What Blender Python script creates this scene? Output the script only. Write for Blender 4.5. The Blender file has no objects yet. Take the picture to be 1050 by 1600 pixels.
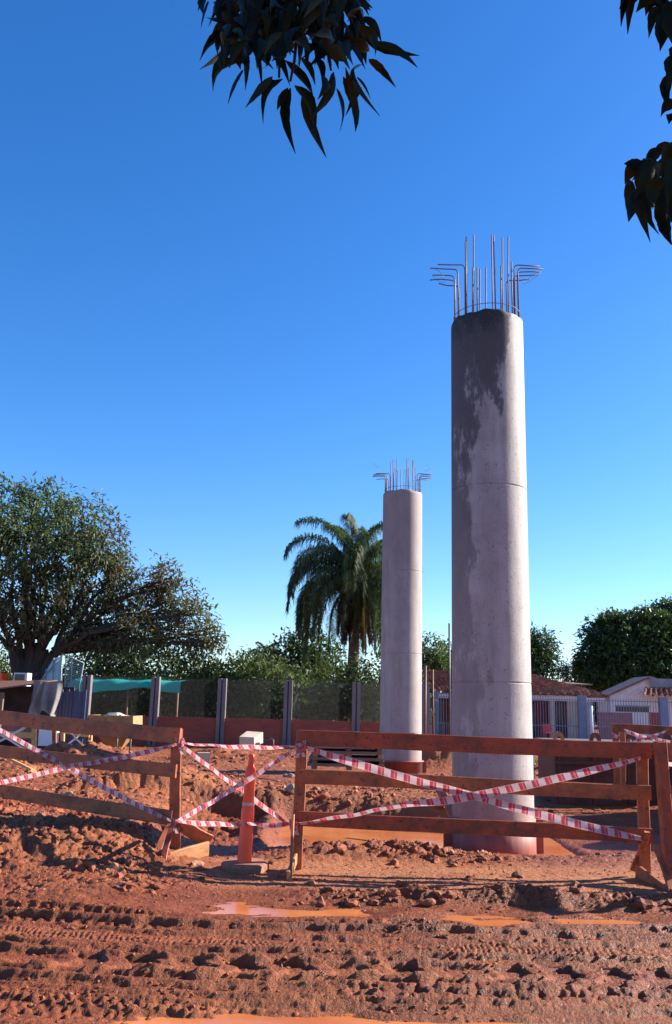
import bpy, math, random
import numpy as np
from mathutils import Vector, Matrix
random.seed(7); RNG = np.random.default_rng(11)
PI = math.pi
C = bpy.context.scene.collection

# ------------------------------------------------------------------ camera, sky, sun, exposure
F, PITCH, ROLL, EYE = 1400.0, math.radians(12.3), math.radians(1.4), 1.6
_f = Vector((0, math.cos(PITCH), math.sin(PITCH)))
_r0 = Vector((1, 0, 0)); _u0 = Vector((0, -math.sin(PITCH), math.cos(PITCH)))
_r = _r0*math.cos(ROLL) + _u0*math.sin(ROLL)
_u = _u0*math.cos(ROLL) - _r0*math.sin(ROLL)
cam_d = bpy.data.cameras.new('camera'); cam = bpy.data.objects.new('camera', cam_d); C.objects.link(cam)
cam_d.sensor_fit = 'VERTICAL'; cam_d.sensor_height = 36; cam_d.lens = 36*F/1600
cam_d.clip_start = 0.05; cam_d.clip_end = 6000
M4 = Matrix((( _r.x, _u.x, -_f.x, 0), (_r.y, _u.y, -_f.y, 0), (_r.z, _u.z, -_f.z, EYE), (0, 0, 0, 1)))
cam.matrix_world = M4
bpy.context.scene.camera = cam

SUN_AZ, SUN_EL = math.radians(17), math.radians(27)      # azimuth measured from +X towards +Y
w = bpy.data.worlds.new('World'); bpy.context.scene.world = w; w.use_nodes = True
wn = w.node_tree; bg = wn.nodes['Background']
sky = wn.nodes.new('ShaderNodeTexSky'); sky.sky_type = 'NISHITA'; sky.sun_disc = False
sky.sun_elevation = SUN_EL; sky.sun_rotation = PI/2 - SUN_AZ
sky.air_density = 1.0; sky.dust_density = 0.35; sky.ozone_density = 5.0; sky.altitude = 100
hs = wn.nodes.new('ShaderNodeHueSaturation'); hs.inputs['Saturation'].default_value = 1.24; hs.inputs['Hue'].default_value = 0.508
wn.links.new(sky.outputs[0], hs.inputs['Color']); wn.links.new(hs.outputs[0], bg.inputs[0]); bg.inputs[1].default_value = 0.093
sd = bpy.data.lights.new('sun', 'SUN'); sd.energy = 5.0; sd.angle = math.radians(0.5); sd.color = (1, 0.93, 0.82)
so = bpy.data.objects.new('sun', sd); C.objects.link(so)
S = Vector((math.cos(SUN_EL)*math.cos(SUN_AZ), math.cos(SUN_EL)*math.sin(SUN_AZ), math.sin(SUN_EL)))
so.rotation_euler = S.to_track_quat('Z', 'Y').to_euler(); so.location = (30, 10, 30)
vs = bpy.context.scene.view_settings
vs.view_transform = 'Standard'; vs.look = 'None'; vs.gamma = 1; vs.exposure = 1.4
bpy.context.scene.cycles.max_bounces = 6

def ray(px, py):
    return _f + _r*((px-525)/F) - _u*((py-800)/F)
def at(px, py, Y):
    d = ray(px, py); t = Y/d.y
    return Vector((d.x*t, Y, EYE + d.z*t))
def gp(px, py, z=0.0):
    d = ray(px, py); t = (z-EYE)/d.z
    return Vector((d.x*t, d.y*t, z))

# ------------------------------------------------------------------ noise (numpy)
def _h(ix, iy, s):
    n = (ix.astype(np.int64)*374761393 + iy.astype(np.int64)*668265263 + s*69069) & 0x7fffffff
    n = ((n ^ (n >> 13))*1274126177) & 0x7fffffff
    n = ((n ^ (n >> 16))*60493) & 0x7fffffff
    return (n & 0xffff)/65535.0
def vn(x, y, s=0):
    ix = np.floor(x); iy = np.floor(y); fx = x-ix; fy = y-iy
    fx = fx*fx*fx*(fx*(fx*6-15)+10); fy = fy*fy*fy*(fy*(fy*6-15)+10)
    a = _h(ix, iy, s); b = _h(ix+1, iy, s); c = _h(ix, iy+1, s); d = _h(ix+1, iy+1, s)
    return (a*(1-fx)+b*fx)*(1-fy) + (c*(1-fx)+d*fx)*fy
def fbm(x, y, o=4, s=0, g=0.5):
    t = 0; a = 1; n = 0
    for k in range(o):
        c, q = math.cos(0.7*k+0.3), math.sin(0.7*k+0.3)
        t = t + a*vn((x*c-y*q)*2**k+17*k, (x*q+y*c)*2**k-9*k, s+k*7); n += a; a *= g
    return t/n
def billow(x, y, o=4, s=0, g=0.5):
    t = 0; a = 1; n = 0
    for k in range(o):
        c, q = math.cos(0.9*k+0.5), math.sin(0.9*k+0.5)
        t = t + a*np.abs(2*vn((x*c-y*q)*2**k+31*k, (x*q+y*c)*2**k+5*k, s+k*13)-1); n += a; a *= g
    return t/n
def cells(x, y, s=0):                                  # lumpy cellular noise: 1 at a clod's middle, 0 at its edge
    ix = np.floor(x); iy = np.floor(y); best = np.full(x.shape, 9.0)
    for dx in (-1, 0, 1):
        for dy in (-1, 0, 1):
            cx = ix+dx; cy = iy+dy
            px_ = cx+_h(cx, cy, s); py_ = cy+_h(cx, cy, s+5); r = 0.6+0.6*_h(cx, cy, s+9)
            best = np.minimum(best, np.hypot(x-px_, y-py_)/r)
    return np.clip(1-best*best, 0, 1)
def ss(a, b, x):
    t = np.clip((x-a)/(b-a), 0, 1); return t*t*(3-2*t)
def gs(x, c, wd):
    return np.exp(-((x-c)/wd)**2)

# ------------------------------------------------------------------ terrain height
PIT_W, ROAD_W, NEAR_W = -0.085, -0.034, -0.036
HEAPS = [(at(150, 1175, 21).x, 21.0, 1.5, .55), (at(100, 1175, 19.5).x, 19.5, 1.2, .5), (at(345, 1190, 25).x, 25, 1.4, .35),
         (at(690, 1200, 24).x, 24.0, 1.0, .75), (at(668, 1190, 27).x, 27, 1.1, .6), (at(850, 1190, 19.5).x, 20.5, .9, .45),
         (at(450, 1200, 23).x, 25.5, 1.6, .22), (at(20, 1200, 16).x, 16, 1.3, .25), (at(250, 1210, 18).x, 19, 1.5, .16)]
def masks(x, y):
    wob = (fbm(x*.5, y*.5, 3, 40)-.5)
    pitx = ss(-2.9, -1.9, x+wob*1.2)*(1-ss(6.5, 8, x))
    pit = ss(10.65, 11.15, y+wob*.7)*(1-ss(13.9, 14.7, y+wob*1.6))*pitx
    bank = ss(14.05, 14.5, y+wob*1.6)*(1-ss(15, 18.5, y))*ss(-4.5, -2.5, x)*(1-.8*ss(2.4, 3.2, x))
    left = ss(-1.35, -2.6, x+wob*.7)*ss(8.5, 10.0, y+wob*.6)*(1-ss(15, 19, y))
    ridge = gs(y+wob*.5, 10.38, .33)*ss(-1.3, -.4, x)*(1-ss(3.6, 4.6, x))
    berm = gs(y+wob*.35+.012*x, 8.3, .17)*ss(-.9, .6, x)
    lberm = ss(-.9, -2.0, x+wob)*ss(7.2, 8.3, y+.25*x*0+wob*.5)*(1-ss(9.5, 11, y))
    road = 1-ss(8.0, 8.6, y+wob*.3+ss(-1, -3, x)*.7)
    flat = ss(8.4, 8.8, y)*(1-ss(9.8, 10.3, y))*ss(-1.6, -.9, x+wob)
    return wob, pit, bank, left, ridge, berm, lberm, road, flat
def height(x, y, fine=True):
    x = np.asarray(x, float); y = np.asarray(y, float)
    wob, pit, bank, left, ridge, berm, lberm, road, flat = masks(x, y)
    near = 1-ss(40, 70, np.hypot(x, y))
    z = .1*ss(14, 20, y) + (fbm(x*.35, y*.35, 3, 3)-.5)*.12*ss(9, 14, y)*near
    z = z + left*.27 + lberm*.05 + ridge*(.05-.03*ss(.9, 1.7, x)*(1-ss(2.6, 3.0, x))) - pit*.27*(.35+.65*ss(-.9, -.45, x))*(1-.8*ss(2.75, 3.15, x)) + .12*pit*gs(x, -.82, .15) + 2.3*gs(x, 7.7, 1.15)*ss(11.6, 13.2, y)*(1-ss(15.4, 16.4, y)) + bank*.24 + berm*.045  # includes an unseen dirt ridge added off to the right to shade the pit
    z = z + gs(x, -3.6, 1.0)*gs(y, 8.9, .5)*.05
    for hx, hy, hr, hh in HEAPS:
        d = np.hypot(x-hx, (y-hy)*1.2)/hr
        z = z + hh*np.exp(-d*d*1.6)*(.75+.5*billow(x*2, y*2, 3, 90))
    # the puddle hollows, and a waterless one dug for its shade
    pr = gs(y+(fbm(x*.9, y*.9, 3, 60)-.5)*.7+.02*x, 7.80, .27)*ss(-1.7, -.6, x)*(1-ss(2.1, 3.0, x))
    z = z - pr*(.047+.075*(fbm(x*2.2, y*5, 3, 64)-.5)*2)
    z = z - .38*gs(x, -1.75, .6)*gs(y+.2*x*0, 13.2, .75)*(1-ss(-1.2, -.9, x))  # waterless hollow, shaped to hold a dark patch of shade
    pn = (1-ss(5.2, 5.45, y+(fbm(x*1.3, y*1.3, 3, 61)-.5)*.25))*ss(-1.9, -.2, x)
    z = z - pn*.075
    if fine:
        x0_, y0_ = x, y; wx_ = (fbm(x*9, y*9, 2, 301)-.5)*.07; x = x+wx_; y = y+(fbm(x0_*9, y0_*9, 2, 302)-.5)*.05
        ny = 1-ss(30, 60, y)
        rough = np.clip(1.1*ridge*(1-.6*ss(.9, 1.7, x)) + .75*left + .8*lberm*(1-.6*road) + 1.0*berm + .8*bank + .4*ss(15, 17, y) + .2*pit + .8*pit*(1-ss(-.7, -.3, x)) + .05*flat + .06, 0, 1.6)*ny
        wetz = np.clip(1.25*pr+pn, 0, 1); rough = rough*(1-.6*wetz)
        dry_road = road*(1-wetz)
        z = z + rough*.085*(cells(x*5.2, y*6.2, 3)**.8-.25)*ss(.35, .75, fbm(x*1.3, y*1.3, 3, 8))
        z = z + rough*.038*(cells(x*13, y*13, 4)-.25) + rough*.014*(cells(x*31, y*31, 5)-.2)
        z = z + (.008+.022*rough)*(.55-billow(x*6, y*8, 4, 6, .62))*ny*(1-.8*wetz)
        band_ = ss(.38, .6, fbm(x*.5, y*5.5, 3, 401)); tz_ = (.3+.7*band_+.7*ss(8.3, 8.8, y)*(1-band_))*(1-.6*0)*1.0; tz_ = tz_ - .6*tz_*(1-ss(.22, .3, np.abs(y-6.05)))*(1-ss(9, 10, y)); z = z + tz_*(.009-.003*road)*(.5-billow(x*17, y*24, 3, 16, .7))*(1-ss(9, 13, y))*(1-.8*wetz)
        z = z + .007*(.4-billow(x*45, y*55, 2, 26, .7))*(1-ss(8, 11, y))*(1-.7*wetz)
        z = z + tz_*dry_road*.016*ss(.52, .75, fbm(x*4.5, y*9, 3, 18))*(billow(x*14, y*18, 3, 19, .7)-.1)
        # ruts run along the road (x), a little wavy
        yy = y + .05*np.sin(x*.7+1) + .03*(fbm(x*.8, y*0, 3, 21)-.5) + ss(-.4, -4, x)*(-.0)*y
        yl = yy - ss(-.8, -4.5, x)*.35
        r = 0
        for c, wd, a in ((7.42, .04, .022), (7.34, .03, -.02), (6.2, .03, .02), (5.9, .03, .018), (5.82, .03, -.02), (5.3, .03, .018), (7.25, .05, -.028), (7.12, .05, .026), (6.98, .04, -.02), (6.84, .05, .018), (6.55, .035, -.016), (6.45, .03, .02), (6.36, .03, -.014),
                         (5.72, .035, .02), (5.63, .03, -.016), (5.52, .04, .016), (5.42, .03, -.012)):
            r = r + 1.7*a*gs(yl, c, wd*.8)*(.2+1.4*fbm(x*1.6+c*9, yl*6, 3, 33))
        z = z + r*dry_road
        # streaks dragged along the travel direction
        z = z + (.45+.55*tz_)*dry_road*.046*(billow(x*.8, yl*15, 4, 52, .6)-.35)
        # chevron tractor tread, two rows of slanted lugs
        tc = 6.05
        u = (x + .55*np.abs(yl-tc) + .22*fbm(x*1.1, y*2.5, 3, 70))/.33
        fr = u-np.floor(u); keep = ss(.25, .5, fbm(x*1.6, y*3, 3, 71))
        lug = ss(.0, .12, fr)*(1-ss(.42, .6, fr))
        z = z + dry_road*keep*(lug-.45)*.027*(1-ss(.2, .27, np.abs(yl-tc)))
        # fine ribbed tyre print
        fr = (x/.042)-np.floor(x/.042)
        for c, wd in ((6.68, .075), (6.9, .035)):
            z = z + dry_road*.011*(np.abs(fr-.5)*2-.5)*(1-ss(wd, wd+.02, np.abs(yl-c)))*ss(.3, .5, fbm(x*.7, y, 2, 74+int(c*10)))
        # block tread, lower left and along the right of the near ridge
        for c in (5.14, 5.22, 5.30, 5.38):
            fr = ((x+c*.5)/.075)-np.floor((x+c*.5)/.075)
            z = z + dry_road*.02*(ss(.1, .25, fr)*(1-ss(.6, .8, fr))-.5)*(1-ss(.02, .033, np.abs(yl-c)))*ss(-.1, -.7, x)
        for c in (7.02, 7.35, 7.5):
            fr = ((x+c*.5)/.09)-np.floor((x+c*.5)/.09)
            z = z + dry_road*.018*(ss(.1, .25, fr)*(1-ss(.6, .8, fr))-.5)*(1-ss(.03, .05, np.abs(yl-c)))*ss(-1., -1.6, x)
        fr = (x/.11)-np.floor(x/.11)
        z = z + dry_road*ss(-.3, .3, x)*gs(yl, 5.66, .12)*(.012+.034*(cells(x*17, yl*11, 77)-.35)*(.4+fbm(x*3, y*3, 2, 78)))
        z = z + pn*.02*(fbm(x*5, y*12, 3, 79)-.5)
    return z
def zat(x, y, fine=False):
    return float(height(np.array([float(x)]), np.array([float(y)]), fine)[0])

# ------------------------------------------------------------------ material helpers
def nmat(name):
    m = bpy.data.materials.new(name); m.use_nodes = True
    nt = m.node_tree; p = nt.nodes['Principled BSDF']; return m, nt, p
def N(nt, t, **k):
    n = nt.nodes.new(t)
    for a, b in k.items(): setattr(n, a, b)
    return n
def ramp(nt, fac, stops):
    r = N(nt, 'ShaderNodeValToRGB'); e = r.color_ramp.elements
    while len(e) < len(stops): e.new(.5)
    for q, (p, c) in zip(e, stops): q.position = p; q.color = (*c, 1) if len(c) == 3 else c
    nt.links.new(fac, r.inputs[0]); return r.outputs[0]
def noise(nt, vec, scale, detail=5, rough=.6, stretch=None):
    if stretch:
        mp = N(nt, 'ShaderNodeMapping'); mp.inputs['Scale'].default_value = stretch; nt.links.new(vec, mp.inputs[0]); vec = mp.outputs[0]
    n = N(nt, 'ShaderNodeTexNoise'); n.inputs['Scale'].default_value = scale; n.inputs['Detail'].default_value = detail
    n.inputs['Roughness'].default_value = rough; nt.links.new(vec, n.inputs['Vector']); return n.outputs[0]
def coord(nt, k='Object'): return N(nt, 'ShaderNodeTexCoord').outputs[k]
def mixc(nt, f, a, b, mode='MIX'):
    m = N(nt, 'ShaderNodeMix', data_type='RGBA', blend_type=mode)
    for s, v in ((m.inputs[0], f), (m.inputs[6], a), (m.inputs[7], b)):
        if isinstance(v, (int, float)): s.default_value = v
        elif isinstance(v, tuple): s.default_value = (*v, 1)
        else: nt.links.new(v, s)
    return m.outputs[2]
def math_(nt, op, a, b=None, clamp=False):
    m = N(nt, 'ShaderNodeMath', operation=op); m.use_clamp = clamp
    for s, v in ((m.inputs[0], a), (m.inputs[1], b)):
        if v is None: continue
        if isinstance(v, (int, float)): s.default_value = v
        else: nt.links.new(v, s)
    return m.outputs[0]
def bump(nt, p, h, st=.3, d=.02):
    b = N(nt, 'ShaderNodeBump'); b.inputs['Strength'].default_value = st; b.inputs['Distance'].default_value = d
    nt.links.new(h, b.inputs['Height']); nt.links.new(b.outputs[0], p.inputs['Normal'])
def simple(name, c1, c2, scale=6, rough=.8, bs=.3, bd=.01, stretch=None, metal=0, k='Object'):
    m, nt, p = nmat(name); v = coord(nt, k)
    n = noise(nt, v, scale, 6, .65, stretch)
    nt.links.new(ramp(nt, n, [(.32, c1), (.68, c2)]), p.inputs['Base Color'])
    p.inputs['Roughness'].default_value = rough; p.inputs['Metallic'].default_value = metal
    bump(nt, p, noise(nt, v, scale*4, 5, .6, stretch), bs, bd); return m

MAT = {}
def mud():
    m, nt, p = nmat('mud'); v = coord(nt)
    at_ = N(nt, 'ShaderNodeAttribute', attribute_name='dry'); dry = at_.outputs['Fac']
    n1 = noise(nt, v, 2.3, 7, .65); n2 = noise(nt, v, 28, 6, .7)
    wet = ramp(nt, n1, [(.3, (.15, .030, .009)), (.7, (.31, .078, .024))])
    dr = ramp(nt, n1, [(.3, (.37, .125, .050)), (.7, (.53, .225, .10))])
    f = math_(nt, 'ADD', dry, math_(nt, 'MULTIPLY', math_(nt, 'SUBTRACT', n2, .5), .9), True)
    c = mixc(nt, f, wet, dr)
    c = mixc(nt, ramp(nt, noise(nt, v, 90, 4, .7), [(.35, (.0, .0, .0)), (.7, (.35, .35, .35))]), c, (.09, .035, .02))
    nt.links.new(c, p.inputs['Base Color'])
    rr = N(nt, 'ShaderNodeMapRange'); nt.links.new(f, rr.inputs[0]); rr.inputs[3].default_value = .42; rr.inputs[4].default_value = .92
    nt.links.new(math_(nt, 'ADD', rr.outputs[0], math_(nt, 'MULTIPLY', math_(nt, 'SUBTRACT', n2, .5), .5)), p.inputs['Roughness'])
    p.inputs['Specular IOR Level'].default_value = .2
    hb = math_(nt, 'ADD', noise(nt, v, 60, 6, .7), math_(nt, 'MULTIPLY', noise(nt, v, 17, 4, .6), 1.5))
    bump(nt, p, hb, .8, .022); return m
MAT['mud'] = mud()
def clodm():
    m, nt, p = nmat('dirt_clod'); v = coord(nt); g = N(nt, 'ShaderNodeNewGeometry')
    c = ramp(nt, g.outputs['Random Per Island'], [(0, (.16, .034, .010)), (.5, (.27, .065, .019)), (.9, (.35, .11, .035)), (1, (.38, .18, .10))])
    c = mixc(nt, ramp(nt, noise(nt, v, 25, 5, .7), [(.35, (0, 0, 0)), (.7, (.5, .5, .5))]), c, (.14, .045, .025))
    nt.links.new(c, p.inputs['Base Color']); p.inputs['Roughness'].default_value = .8
    bump(nt, p, noise(nt, v, 55, 6, .7), .6, .012); return m
MAT['clod'] = clodm()
def water():
    m, nt, p = nmat('muddy_water'); v = coord(nt)
    c = ramp(nt, noise(nt, v, 1.6, 4, .5), [(.35, (.42, .115, .03)), (.65, (.54, .18, .06))])
    nt.links.new(c, p.inputs['Base Color']); p.inputs['Roughness'].default_value = .17; p.inputs['Specular IOR Level'].default_value = .35; p.inputs['IOR'].default_value = 1.33
    bump(nt, p, noise(nt, v, 9, 3, .5, (1, 1.6, 1)), .12, .01); return m
MAT['water'] = water()
def wood(name, c1, c2, dirt=.5, rough=.6):
    m, nt, p = nmat(name); uv = coord(nt, 'UV'); v = coord(nt)
    g = noise(nt, uv, 6, 6, .65, (.8, 14, 1))
    c = ramp(nt, g, [(.3, c1), (.7, c2)])
    c = mixc(nt, ramp(nt, noise(nt, v, 3.5, 5, .7), [(.42, (0, 0, 0)), (.66, (dirt, dirt, dirt))]), c, (.09, .03, .016))
    sp = noise(nt, v, 21, 3, .5)
    c = mixc(nt, ramp(nt, sp, [(.62, (0, 0, 0)), (.68, (dirt, dirt, dirt))]), c, (.05, .02, .012))
    nt.links.new(c, p.inputs['Base Color']); p.inputs['Roughness'].default_value = rough
    bump(nt, p, g, .35, .006); return m
MAT['wood'] = wood('orange_wood', (.32, .066, .020), (.52, .145, .042), .75)
MAT['wood_dark'] = wood('red_brown_wood', (.27, .036, .012), (.42, .075, .022), .85)
MAT['wood_pale'] = wood('pale_wood', (.40, .17, .07), (.58, .29, .13), .5)
MAT['wood_yellow'] = wood('yellow_wood', (.52, .25, .07), (.68, .38, .13), .2)
MAT['wood_old'] = wood('weathered_wood', (.10, .07, .05), (.24, .16, .11), .5)
def concrete(name, big=True):
    m, nt, p = nmat(name); v = coord(nt)
    sx = N(nt, 'ShaderNodeSeparateXYZ'); nt.links.new(v, sx.inputs[0]); X, Y_, Z = sx.outputs
    base = ramp(nt, noise(nt, v, 2.2, 7, .62), [(.3, (.235, .20, .192)), (.7, (.375, .335, .322))])
    base = mixc(nt, ramp(nt, noise(nt, v, 5, 6, .7, (1, 1, .12)), [(.42, (0, 0, 0)), (.7, (.55, .55, .55))]), base, (.50, .46, .45))
    if big:
        # damp weather stain: heaviest at the top, running down the left of the shaft, edge broken by noise; dropped on the sunlit side, so shade is painted in too
        t = math_(nt, 'SUBTRACT', math_(nt, 'MULTIPLY', math_(nt, 'SUBTRACT', Z, 5.0), .8), math_(nt, 'MULTIPLY', math_(nt, 'MAXIMUM', math_(nt, 'SUBTRACT', X, .10), 0.0), 6.5))                 # grows towards the top, cut off past the sun's terminator
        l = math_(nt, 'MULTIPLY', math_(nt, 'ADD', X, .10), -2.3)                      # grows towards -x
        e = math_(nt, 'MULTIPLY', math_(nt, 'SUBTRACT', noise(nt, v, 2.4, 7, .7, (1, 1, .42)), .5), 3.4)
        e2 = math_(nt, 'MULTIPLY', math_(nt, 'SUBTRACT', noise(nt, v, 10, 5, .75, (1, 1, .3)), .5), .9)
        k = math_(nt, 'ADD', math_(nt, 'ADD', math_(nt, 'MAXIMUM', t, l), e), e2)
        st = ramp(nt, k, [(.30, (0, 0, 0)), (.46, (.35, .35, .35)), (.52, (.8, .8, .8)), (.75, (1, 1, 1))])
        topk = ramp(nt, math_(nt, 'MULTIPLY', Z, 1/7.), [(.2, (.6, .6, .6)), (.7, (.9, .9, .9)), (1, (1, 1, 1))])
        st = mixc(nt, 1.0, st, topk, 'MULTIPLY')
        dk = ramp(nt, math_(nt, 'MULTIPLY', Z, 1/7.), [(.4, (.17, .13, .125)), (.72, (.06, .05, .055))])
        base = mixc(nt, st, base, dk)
        blk = ramp(nt, math_(nt, 'ADD', math_(nt, 'SUBTRACT', math_(nt, 'MULTIPLY', math_(nt, 'SUBTRACT', Z, 6.25), 1.5), math_(nt, 'MULTIPLY', math_(nt, 'MAXIMUM', math_(nt, 'SUBTRACT', X, .1), 0.0), 6.0)), math_(nt, 'MULTIPLY', math_(nt, 'SUBTRACT', noise(nt, v, 6, 5, .7, (1, 1, .5)), .5), 1.6)), [(.3, (0, 0, 0)), (.8, (.8, .8, .8))])  # near-black top, also held to the shaded side of the shaft
        base = mixc(nt, blk, base, (.012, .010, .013))
    else:
        base = mixc(nt, ramp(nt, math_(nt, 'ADD', math_(nt, 'MULTIPLY', Z, .13), math_(nt, 'MULTIPLY', noise(nt, v, 3, 5, .6, (1, 1, .3)), .5)), [(.75, (0, 0, 0)), (1.25, (.6, .6, .6))]), base, (.20, .16, .17))
        base = mixc(nt, .25, base, (.22, .14, .14))
    pit_ = ramp(nt, noise(nt, v, 34, 2, .4), [(.665, (0, 0, 0)), (.71, (.75, .75, .75))])
    base = mixc(nt, pit_, base, (.12, .10, .10))
    # red mud splashed on the foot
    sp = ramp(nt, math_(nt, 'ADD', Z, math_(nt, 'MULTIPLY', noise(nt, v, 8, 5, .7), .5)), [(.50, (.7, .7, .7)), (.9, (0, 0, 0))])
    base = mixc(nt, sp, base, (.42, .17, .12))
    nt.links.new(base, p.inputs['Base Color'])
    p.inputs['Roughness'].default_value = .72
    bump(nt, p, math_(nt, 'ADD', noise(nt, v, 30, 5, .6), noise(nt, v, 3, 3, .5)), .25, .01); return m
MAT['conc1'] = concrete('pillar_concrete'); MAT['conc2'] = concrete('far_pillar_concrete', False)
MAT['casing'] = simple('red_casing', (.20, .045, .035), (.33, .095, .07), 5, .6, .3, .01, (1, 1, .1))
MAT['rust'] = simple('rusty_steel', (.10, .045, .03), (.22, .10, .06), 20, .6, .3, .003)
MAT['darkrust'] = simple('dark_red_steel', (.07, .022, .018), (.13, .045, .035), 3, .6, .3, .01)
MAT['post'] = simple('grey_cast_post', (.13, .11, .115), (.21, .185, .185), 3, .85, .3, .01, (1, 1, .3))
MAT['orange'] = simple('orange_plastic', (.90, .055, .010), (.98, .095, .018), 4, .42, .1, .004)
MAT['white_band'] = simple('dirty_white_band', (.45, .28, .24), (.62, .5, .47), 20, .5, .1, .002)
MAT['rubber'] = simple('muddy_rubber', (.20, .075, .04), (.36, .16, .09), 14, .85, .3, .006)
MAT['white'] = simple('white_plaster', (.62, .62, .64), (.78, .78, .78), 1.2, .8, .15, .01)
MAT['grey_pl'] = simple('grey_plaster', (.22, .20, .20), (.36, .33, .32), 1.2, .9, .2, .01)
MAT['cream'] = simple('cream_plaster', (.42, .36, .30), (.58, .52, .45), 1.2, .85, .15, .01)
MAT['redwall'] = simple('dark_red_plaster', (.13, .035, .03), (.22, .06, .045), 1.5, .9, .2, .01)
MAT['tile'] = simple('clay_tile', (.12, .05, .032), (.42, .17, .10), 2.4, .85, .4, .02)
MAT['tin'] = simple('rusty_tin_roof', (.13, .07, .065), (.24, .12, .10), 1, .6, .2, .02)
MAT['blue_steel'] = simple('blue_grey_paint', (.14, .18, .27), (.20, .25, .36), 5, .5, .1, .004)
MAT['wire'] = simple('galvanised_wire', (.06, .06, .06), (.12, .12, .11), 8, .5, .1, .002, None, .2)
MAT['teal'] = simple('teal_shade_cloth', (.0, .27, .21), (.0, .35, .28), 1, .8, .2, .02)
MAT['tarp'] = simple('grey_tarp', (.15, .135, .13), (.27, .25, .235), 2, .85, .4, .02)
MAT['black'] = simple('dark_interior_board', (.02, .018, .02), (.045, .04, .045), 3, .9, .2, .01)  # near-black colour stands in for the shelter's dark interior
MAT['navy'] = simple('dark_blue_board', (.05, .055, .10), (.10, .11, .18), 3, .85, .3, .01, (6, 6, .4))
MAT['paleblue'] = simple('pale_blue_sheet', (.30, .46, .56), (.42, .58, .68), 1.5, .6, .2, .01)
MAT['louvre'] = simple('green_grey_louvre', (.12, .18, .17), (.22, .30, .28), 3, .6, .2, .01)
MAT['ochre'] = simple('ochre_paint', (.22, .12, .05), (.36, .21, .09), 3, .7, .3, .01)
MAT['beige'] = simple('beige_board', (.42, .34, .25), (.55, .46, .35), 3, .8, .2, .01)
MAT['redplastic'] = simple('red_plastic', (.45, .05, .05), (.55, .08, .07), 3, .5, .1, .004)
MAT['bark'] = simple('dark_bark', (.025, .018, .015), (.065, .048, .038), 6, .95, .6, .03, (1, 1, .25))
MAT['palmbark'] = simple('palm_bark', (.06, .04, .03), (.14, .095, .07), 5, .95, .6, .03, (1, 1, 3))
MAT['glass'] = simple('dark_glass', (.02, .02, .025), (.035, .035, .04), 2, .2, .05, .002)
MAT['pinkwall'] = simple('pink_brick_wall', (.24, .10, .11), (.34, .16, .16), 6, .9, .3, .01)
MAT['stone'] = simple('pale_stone', (.22, .14, .10), (.36, .26, .20), 8, .85, .4, .01)
def bricks():
    m, nt, p = nmat('dark_red_brick'); v = coord(nt); mp = N(nt, 'ShaderNodeMapping'); mp.inputs['Rotation'].default_value = (PI/2, 0, 0)
    nt.links.new(v, mp.inputs[0]); b = N(nt, 'ShaderNodeTexBrick'); nt.links.new(mp.outputs[0], b.inputs['Vector'])
    b.inputs['Scale'].default_value = 1; b.inputs['Brick Width'].default_value = .26; b.inputs['Row Height'].default_value = .09; b.inputs['Mortar Size'].default_value = .008
    b.inputs['Color1'].default_value = (.42, .085, .042, 1); b.inputs['Color2'].default_value = (.32, .062, .035, 1); b.inputs['Mortar'].default_value = (.17, .085, .07, 1)
    c = mixc(nt, ramp(nt, noise(nt, v, .9, 5, .6), [(.35, (0, 0, 0)), (.75, (.5, .5, .5))]), b.outputs[0], (.16, .055, .04))
    nt.links.new(c, p.inputs['Base Color']); p.inputs['Roughness'].default_value = .9; bump(nt, p, b.outputs[1], -.3, .01); return m
MAT['brick'] = bricks()
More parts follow.
